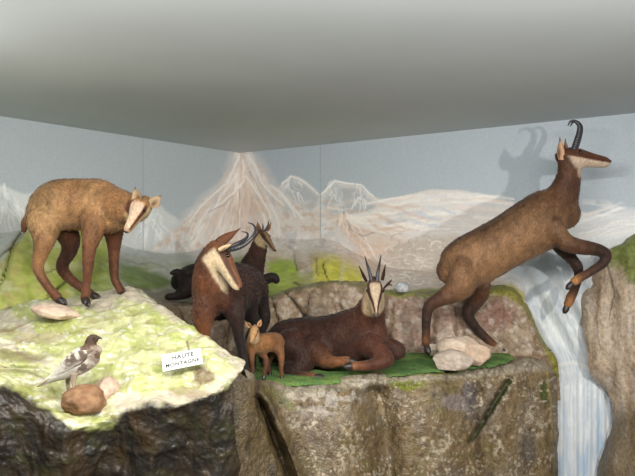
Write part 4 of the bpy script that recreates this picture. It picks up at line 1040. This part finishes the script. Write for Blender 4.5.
# ---- F: leaping chamois
G = Beast('chamois', 'brown chamois rearing in mid leap on its hind legs, forelegs folded, before the waterfall', 3.86, tuple(P(465, 350, 3.86)))
F1, F2, F3, F4 = (158, 118, 82), (130, 92, 62), (98, 64, 44), (70, 48, 38)
G.opt = dict(d0=.15, dorsal=(62, 40, 30), belly=(164, 122, 84), dw=.75)
G.chain([(449, 272, .0, 14, 12), (455, 268, .0, 22, 17), (468, 262, .0, 26, 19), (488, 252, .0, 26.5, 21), (511, 239, .0, 26.5, 21), (532, 227, .0, 28.5, 20), (550, 217, .0, 28.5, 18), (564, 214, .0, 22, 15), (570, 216, .0, 14, 10)], [F2, F1, F1, F1, F2, F2], kind='body')
G.chain([(550, 212, .0, 24, 16), (560, 200, .0, 18.5, 13), (566, 187, -.01, 14, 10.5), (569, 175, -.02, 12, 9), (569.5, 164, -.03, 11, 8.5), (568, 156, -.03, 10, 8)], [F2, F3, F3, F3], hint=(1, 0, 0))
G.chain([(470, 262, .0, 20, 13), (465, 274, -.045, 20, 14), (461, 285, -.08, 16, 11), (450, 294, -.1, 10.5, 8), (437, 300.5, -.1, 7.2), (429, 307, -.1, 6), (426.5, 318, -.1, 4.9), (426, 331, -.1, 4.3), (426, 342, -.1, 4.5)], [F1, F1, F2, F3, F4, F4, (130, 84, 52)], hint=(0, 0, 1))
G.chain([(470, 270, .06, 20, 13), (480, 288, .09, 13, 10), (475, 301, .1, 8.5), (468, 312, .1, 6.8), (470, 320, .1, 5.6), (478, 330, .1, 4.6), (488, 340, .1, 4.3), (494, 345, .1, 4.5)], [F2, F3, F4, F4, F4, (130, 84, 52)], hint=(0, 1, 0))
G.chain([(553, 228, -.04, 17, 10), (562, 240, -.08, 11.5, 9), (573, 245.5, -.1, 8.5), (588, 248, -.1, 7.3), (600, 250.5, -.1, 6.2), (606.5, 255.5, -.1, 5.4), (602, 264, -.1, 4.8), (590, 272, -.1, 4.3), (580, 278, -.1, 4.4), (575, 281, -.1, 4.8)], [F1, F2, F3, F4, F4, F4, (100, 64, 44), (196, 140, 86)], hint=(0, 1, 0))
G.chain([(552, 232, .05, 15, 9), (562, 247, .08, 8.5), (571, 258, .09, 6), (577.5, 267, .09, 5.4), (578.5, 276, .09, 4.2), (576, 286, .08, 4), (571.5, 296, .07, 4.8), (568, 304, .07, 4.4)], [F4, F4, (50, 34, 30), (50, 34, 30), (190, 128, 78)], hint=(0, 1, 0))
G.chain([(448, 262, .0, 6), (442, 267, .0, 4.5), (439.5, 273, .0, 3.2)], [F3, (40, 26, 22)])
G.chain([(500, 268, .0, 8), (493, 275, .0, 5), (489, 281, .0, 2.5)], [(150, 110, 76), (170, 130, 92)])
G.head((566.5, 155, -.03), (1, -.10, -.06), (.1, 0, 1), .243, dict(base=(140, 88, 54), cheek=(232, 206, 180), blaze=(112, 66, 42), stripe=(96, 54, 36), crown=(100, 60, 38), nosec=(120, 74, 52), a0=14, aw=14, zr=.42, slant=.75), wide=.95)
G.throat = [(580, 173, -.05, 5.5, (228, 196, 164), .7)]
G.body(.0056, .0024, seedo=6.0)
G.horn([(574, 149, -.06), (576.5, 141, -.06), (579, 132, -.06), (579, 125.5, -.06), (575, 121.3, -.06), (570.5, 121.5, -.06), (568, 125.5, -.06)], 3.0)
G.horn([(575, 149, .0), (578, 141, .01), (580.5, 132, .02), (580.5, 126, .02), (577, 122, .03), (573, 122.2, .03), (570.5, 126, .03)], 2.9)
G.ear((561.5, 160, -.08), (560.5, 137, -.09), 6.0, (.6, -1, .1), inner=(222, 176, 140), outer=(92, 58, 38))
G.ear((566, 152, .03), (565.8, 138.5, .04), 3.2, (.6, -1, .1), inner=(196, 150, 116), outer=(92, 58, 38))
G.hoof((427, 347, -.1), (429, 354, -.12), 4.4); G.hoof((498, 347, .1), (505, 350.5, .08), 4.2)
G.hoof((572, 283.5, -.1), (567, 289, -.1), 4.0); G.hoof((567.5, 305, .07), (564.3, 313, .07), 3.9)

# ------------------------------------------------------------------ bird
bird = empty('ptarmigan', tuple(P(72, 388, 2.62)), 'white and mottled brown ptarmigan standing on the rounded brown stone', 'bird')
def bchain(pts, hint=(0, 0, 1), Y0=2.62, n=6): return loft(px(pts, Y0), hint, n)[:2]
parts = [bchain([(98, 350, -.0, 5, 4), (94, 352, 0, 10, 8), (87, 357, .0, 12.5, 10.5), (77, 363, .0, 12.5, 11), (66, 370, .0, 9.5, 9), (56, 376, .0, 5.5, 7), (47, 381, .0, 3, 5), (41, 385, .0, 1.6, 4)]),
         bchain([(91, 350, 0, 8, 7), (90.5, 344, 0, 6, 5.5), (92, 339.5, 0, 5.2, 4.6), (95, 338.5, 0, 4.2, 3.6)], (1, 0, 0))]
V, Fc = join(parts)
me = bpy.data.meshes.new('tmp'); me.from_pydata(V.tolist(), [], Fc); ob = bpy.data.objects.new('tmp', me); col.objects.link(ob)
r = ob.modifiers.new('r', 'REMESH'); r.mode = 'VOXEL'; r.voxel_size = .0025; sm = ob.modifiers.new('s', 'SMOOTH'); sm.iterations = 4
bpy.context.view_layer.update()
m2 = bpy.data.meshes.new_from_object(ob.evaluated_get(bpy.context.evaluated_depsgraph_get()))
n = len(m2.vertices); co = np.empty(n*3); m2.vertices.foreach_get('co', co); co = co.reshape(-1, 3)
fc = [tuple(p.vertices) for p in m2.polygons]; bpy.data.objects.remove(ob); bpy.data.meshes.remove(me)
def bird_col(co):
    p = Paint(CX+F*co[:, 0]/co[:, 1], CY-F*(co[:, 2]-CZ)/co[:, 1], (232, 226, 212))
    p.mix((84, 66, 54), (1-sstep(344, 348, p.V))*1.0)
    p.mix((120, 94, 74), p.polymask([(84, 344), (98, 344), (103, 352), (101, 362), (94, 366), (88, 358), (80, 352)], 3, 3)*.8)
    sp = sstep(.5, .58, p.noise(4.2, 4.2, 3, 3))
    p.mix((96, 72, 56), sp*p.polymask([(62, 356), (90, 342), (104, 352), (98, 368), (84, 372), (70, 372), (56, 372)], 3, 3)*.85)
    p.mix((146, 128, 112), sstep(.5, .6, p.noise(7, 7, 9, 3))*p.polymask([(84, 348), (103, 352), (96, 370), (84, 372)], 3, 2)*.5)
    p.mix((232, 228, 214), p.polymask([(50, 372), (68, 362), (78, 356), (74, 372), (84, 374), (60, 382), (44, 384)], 2, 2)*.7)
    return p.c
co = co+0.0012*(fbm(co*150, 2, 3)-.5)[:, None]
mesh_obj('body', co, fc, M_FEATHER, bird, colors=bird_col(co))
for sg in (-1, 1):
    q = px([(89, 353, sg*.034, 3, 1.4), (80, 357, sg*.042, 6.5, 1.8), (70, 363, sg*.040, 6.0, 1.8), (58, 372, sg*.028, 3.4, 1.5), (50, 378, sg*.018, 1.2, 1)], 2.62)
    v, f, _ = loft(q, (0, 0, 1), 8, 16)
    p = Paint(CX+F*v[:, 0]/v[:, 1], CY-F*(v[:, 2]-CZ)/v[:, 1], (226, 220, 206))
    p.mix((92, 68, 54), sstep(.47, .56, p.noise(4, 4, 13, 3))*p.polymask([(66, 350), (92, 348), (94, 366), (78, 362), (62, 372)], 3, 3)*.9)
    p.mix((98, 76, 62), p.polymask([(74, 366), (90, 356), (96, 358), (84, 370), (72, 374)], 1.5, 1.5)*.85)
    mesh_obj('wing', v, f, M_FEATHER, bird, colors=p.c)
tq = px([(54, 376, 0, 1.5, 6), (47, 380.5, 0, 1.4, 6.5), (39.5, 385.5, 0, 1, 5.5)], 2.62)
v, f, _ = loft(tq, (0, 0, 1), 5, 14); mesh_obj('tail', v, f, M_FEATHER, bird, colors=np.tile(lin((176, 160, 138)), (len(v), 1)))
v, f, _ = loft(px([(96.5, 337.6, 0, 1.9, 1.5), (99, 337.6, 0, 1.4, 1.1), (101.5, 338.6, 0, .5, .5)], 2.62), (0, 0, 1), 5, 12); mesh_obj('beak', v, f, M_HORN, bird)
for sg in (-1, 1):
    bm = bmesh.new(); bmesh.ops.create_icosphere(bm, subdivisions=2, radius=.003, matrix=Matrix.Translation(P(94, 337.8, 2.62+sg*.0165)))
    mesh_obj('eye', [x.co[:] for x in bm.verts], [tuple(q.index for q in g.verts) for g in bm.faces], M_EYE, bird); bm.free()
for (a, b), dy in (((68, 68), .02), ((73.5, 74), -.02)):
    l = [bchain([(a+1, 373, dy, 4), (a, 380, dy, 2.6), (b, 386, dy, 1.8), (b, 389, dy, 1.6)], (0, 1, 0))]
    for t in (-3.5, 0, 3.5): l.append(bchain([(b, 388.5, dy, 1.3), (b+3, 389.2, dy+t*.002, 1), (b+6, 390, dy+t*.004, .7)]))
    v, f = join(l); mesh_obj('leg', v, f, M_FEATHER, bird, colors=np.tile(lin((190, 172, 148)), (len(v), 1)))

# ------------------------------------------------------------------ name card and twig
def surf_Y(u, v, S_):
    W, U, V = S_
    vs_u = CX+F*W[..., 0]/W[..., 1]; vs_v = CY-F*(W[..., 2]-CZ)/W[..., 1]
    d = (vs_u-u)**2+(vs_v-v)**2; d = np.where(d < 9, W[..., 1], 99); i = np.argmin(d); return W.reshape(-1, 3)[i]
cc = surf_Y(184, 369, MOUND)
Yk = float(cc[1])-0.035
c0, c1, c2, c3 = P(163, 371.5, Yk+.0), P(203, 363.5, Yk+.0), P(200.5, 348, Yk+.05), P(161.5, 355, Yk+.05)
card = empty('name_card', tuple((c0+c1)/2), 'small white name card with grey capitals leaning on the mound', 'sign')
nrm = (c1-c0).cross(c3-c0).normalized()
if nrm.y > 0: nrm = -nrm
vs = [tuple(x) for x in (c0, c1, c2, c3)]+[tuple(x-nrm*.004) for x in (c0, c1, c2, c3)]
mesh_obj('card_panel', vs, [(0, 1, 2, 3), (7, 6, 5, 4), (0, 4, 5, 1), (1, 5, 6, 2), (2, 6, 7, 3), (3, 7, 4, 0)], M_CARD, card, smooth=False)
xa = (c1-c0).normalized(); ya = nrm.cross(xa).normalized()
if ya.z < 0: ya = -ya
ctr = (c0+c1+c2+c3)/4
def words(txt, off, size):
    cu = bpy.data.curves.new('t', 'FONT'); cu.body = txt; cu.resolution_u = 4; cu.size = size; cu.align_x = 'CENTER'; cu.align_y = 'CENTER'; cu.extrude = .0004; cu.space_character = 1.08; cu.offset = .0007
    o = bpy.data.objects.new('t', cu); col.objects.link(o); bpy.context.view_layer.update()
    me = bpy.data.meshes.new_from_object(o.evaluated_get(bpy.context.evaluated_depsgraph_get()))
    v = [tuple(ctr+xa*(p.co.x+off[0])+ya*(p.co.y+off[1])+nrm*(p.co.z+.0008)) for p in me.vertices]
    f = [tuple(p.vertices) for p in me.polygons]; bpy.data.objects.remove(o)
    mesh_obj('lettering', v, f, M_INK, card, smooth=False)
words('HAUTE', (0.004, .015), .027); words('MONTAGNE', (0.002, -.017), .024)

v1, f1, _ = loft(px([(384, 288, .0, .9), (387.5, 284.5, .0, 1.3), (391.5, 280, .0, .6)], 3.98), (0, 1, 0), 5, 10)
v2, f2, _ = loft(px([(387, 285, .0, .8), (390, 284.5, .0, .7), (392, 285.5, .0, .4)], 3.98), (0, 1, 0), 5, 10)
v3, f3, _ = loft(px([(379, 302, .12, .8), (382, 294, .04, .8), (384.5, 287, .0, .9)], 3.98), (0, 1, 0), 5, 10)
v, f = join([(v1, f1), (v2, f2), (v3, f3)])
tag(mesh_obj('twig', v, f, M_TWIG, origin=tuple(P(379, 302, 4.1))), 'short dark twig poking out beside the right ear of the lying chamois', 'twig')

# ------------------------------------------------------------------ light
def spot(name, loc, to, power, size, color, angle=120, blend=.6):
    l = bpy.data.lights.new(name, 'SPOT'); l.energy = power; l.shadow_soft_size = size; l.color = color; l.spot_size = math.radians(angle); l.spot_blend = blend
    o = bpy.data.objects.new(name, l); col.objects.link(o); o.location = loc
    o.rotation_euler = (Vector(to)-Vector(loc)).to_track_quat('-Z', 'Y').to_euler(); return o
def point(name, loc, power, size, color):
    l = bpy.data.lights.new(name, 'POINT'); l.energy = power; l.shadow_soft_size = size; l.color = color
    o = bpy.data.objects.new(name, l); col.objects.link(o); o.location = loc; return o
spot('left_lamp', (-1.35, 2.05, CZ+.62), (-.75, 3.0, CZ-.6), 38, .04, (1, .96, .86), 100, .7)
point('left_glow', (-1.62, 2.15, CZ+.30), 19, .10, (1, .97, .9))
spot('right_lamp', (1.75, .70, CZ+.36), (.2, 4.0, CZ-1.0), 250, .04, (1, .95, .88), 96, .85)
def area_light(name, loc, to, power, sx, sy, color):
    l = bpy.data.lights.new(name, 'AREA'); l.shape = 'RECTANGLE'; l.size = sx; l.size_y = sy; l.energy = power; l.color = color
    o = bpy.data.objects.new(name, l); col.objects.link(o); o.location = loc
    o.rotation_euler = (Vector(to)-Vector(loc)).to_track_quat('-Z', 'Y').to_euler(); return o
area_light('ambient_fill', (.1, 1.35, CZ+CEIL-.16), (.2, 3.2, CZ-1.0), 84, 2.4, .10, (1, .97, .92))  # added fill strip out of frame, stands in for soft ambient light
w = bpy.data.worlds.new('world'); scene.world = w; w.use_nodes = True
w.node_tree.nodes['Background'].inputs[0].default_value = (.92, .96, 1.0, 1); w.node_tree.nodes['Background'].inputs[1].default_value = .50

cam = bpy.data.cameras.new('camera'); co_ = bpy.data.objects.new('camera', cam); col.objects.link(co_)
co_.location = (0, 0, CZ); co_.rotation_euler = (math.radians(90), 0, 0)
cam.sensor_width = 36; cam.lens = F/635*36; cam.clip_start = .05
scene.camera = co_
scene.view_settings.view_transform = 'Standard'; scene.view_settings.look = 'None'
scene.view_settings.gamma = 1; scene.view_settings.exposure = -0.25; scene.view_settings.use_curve_mapping = False
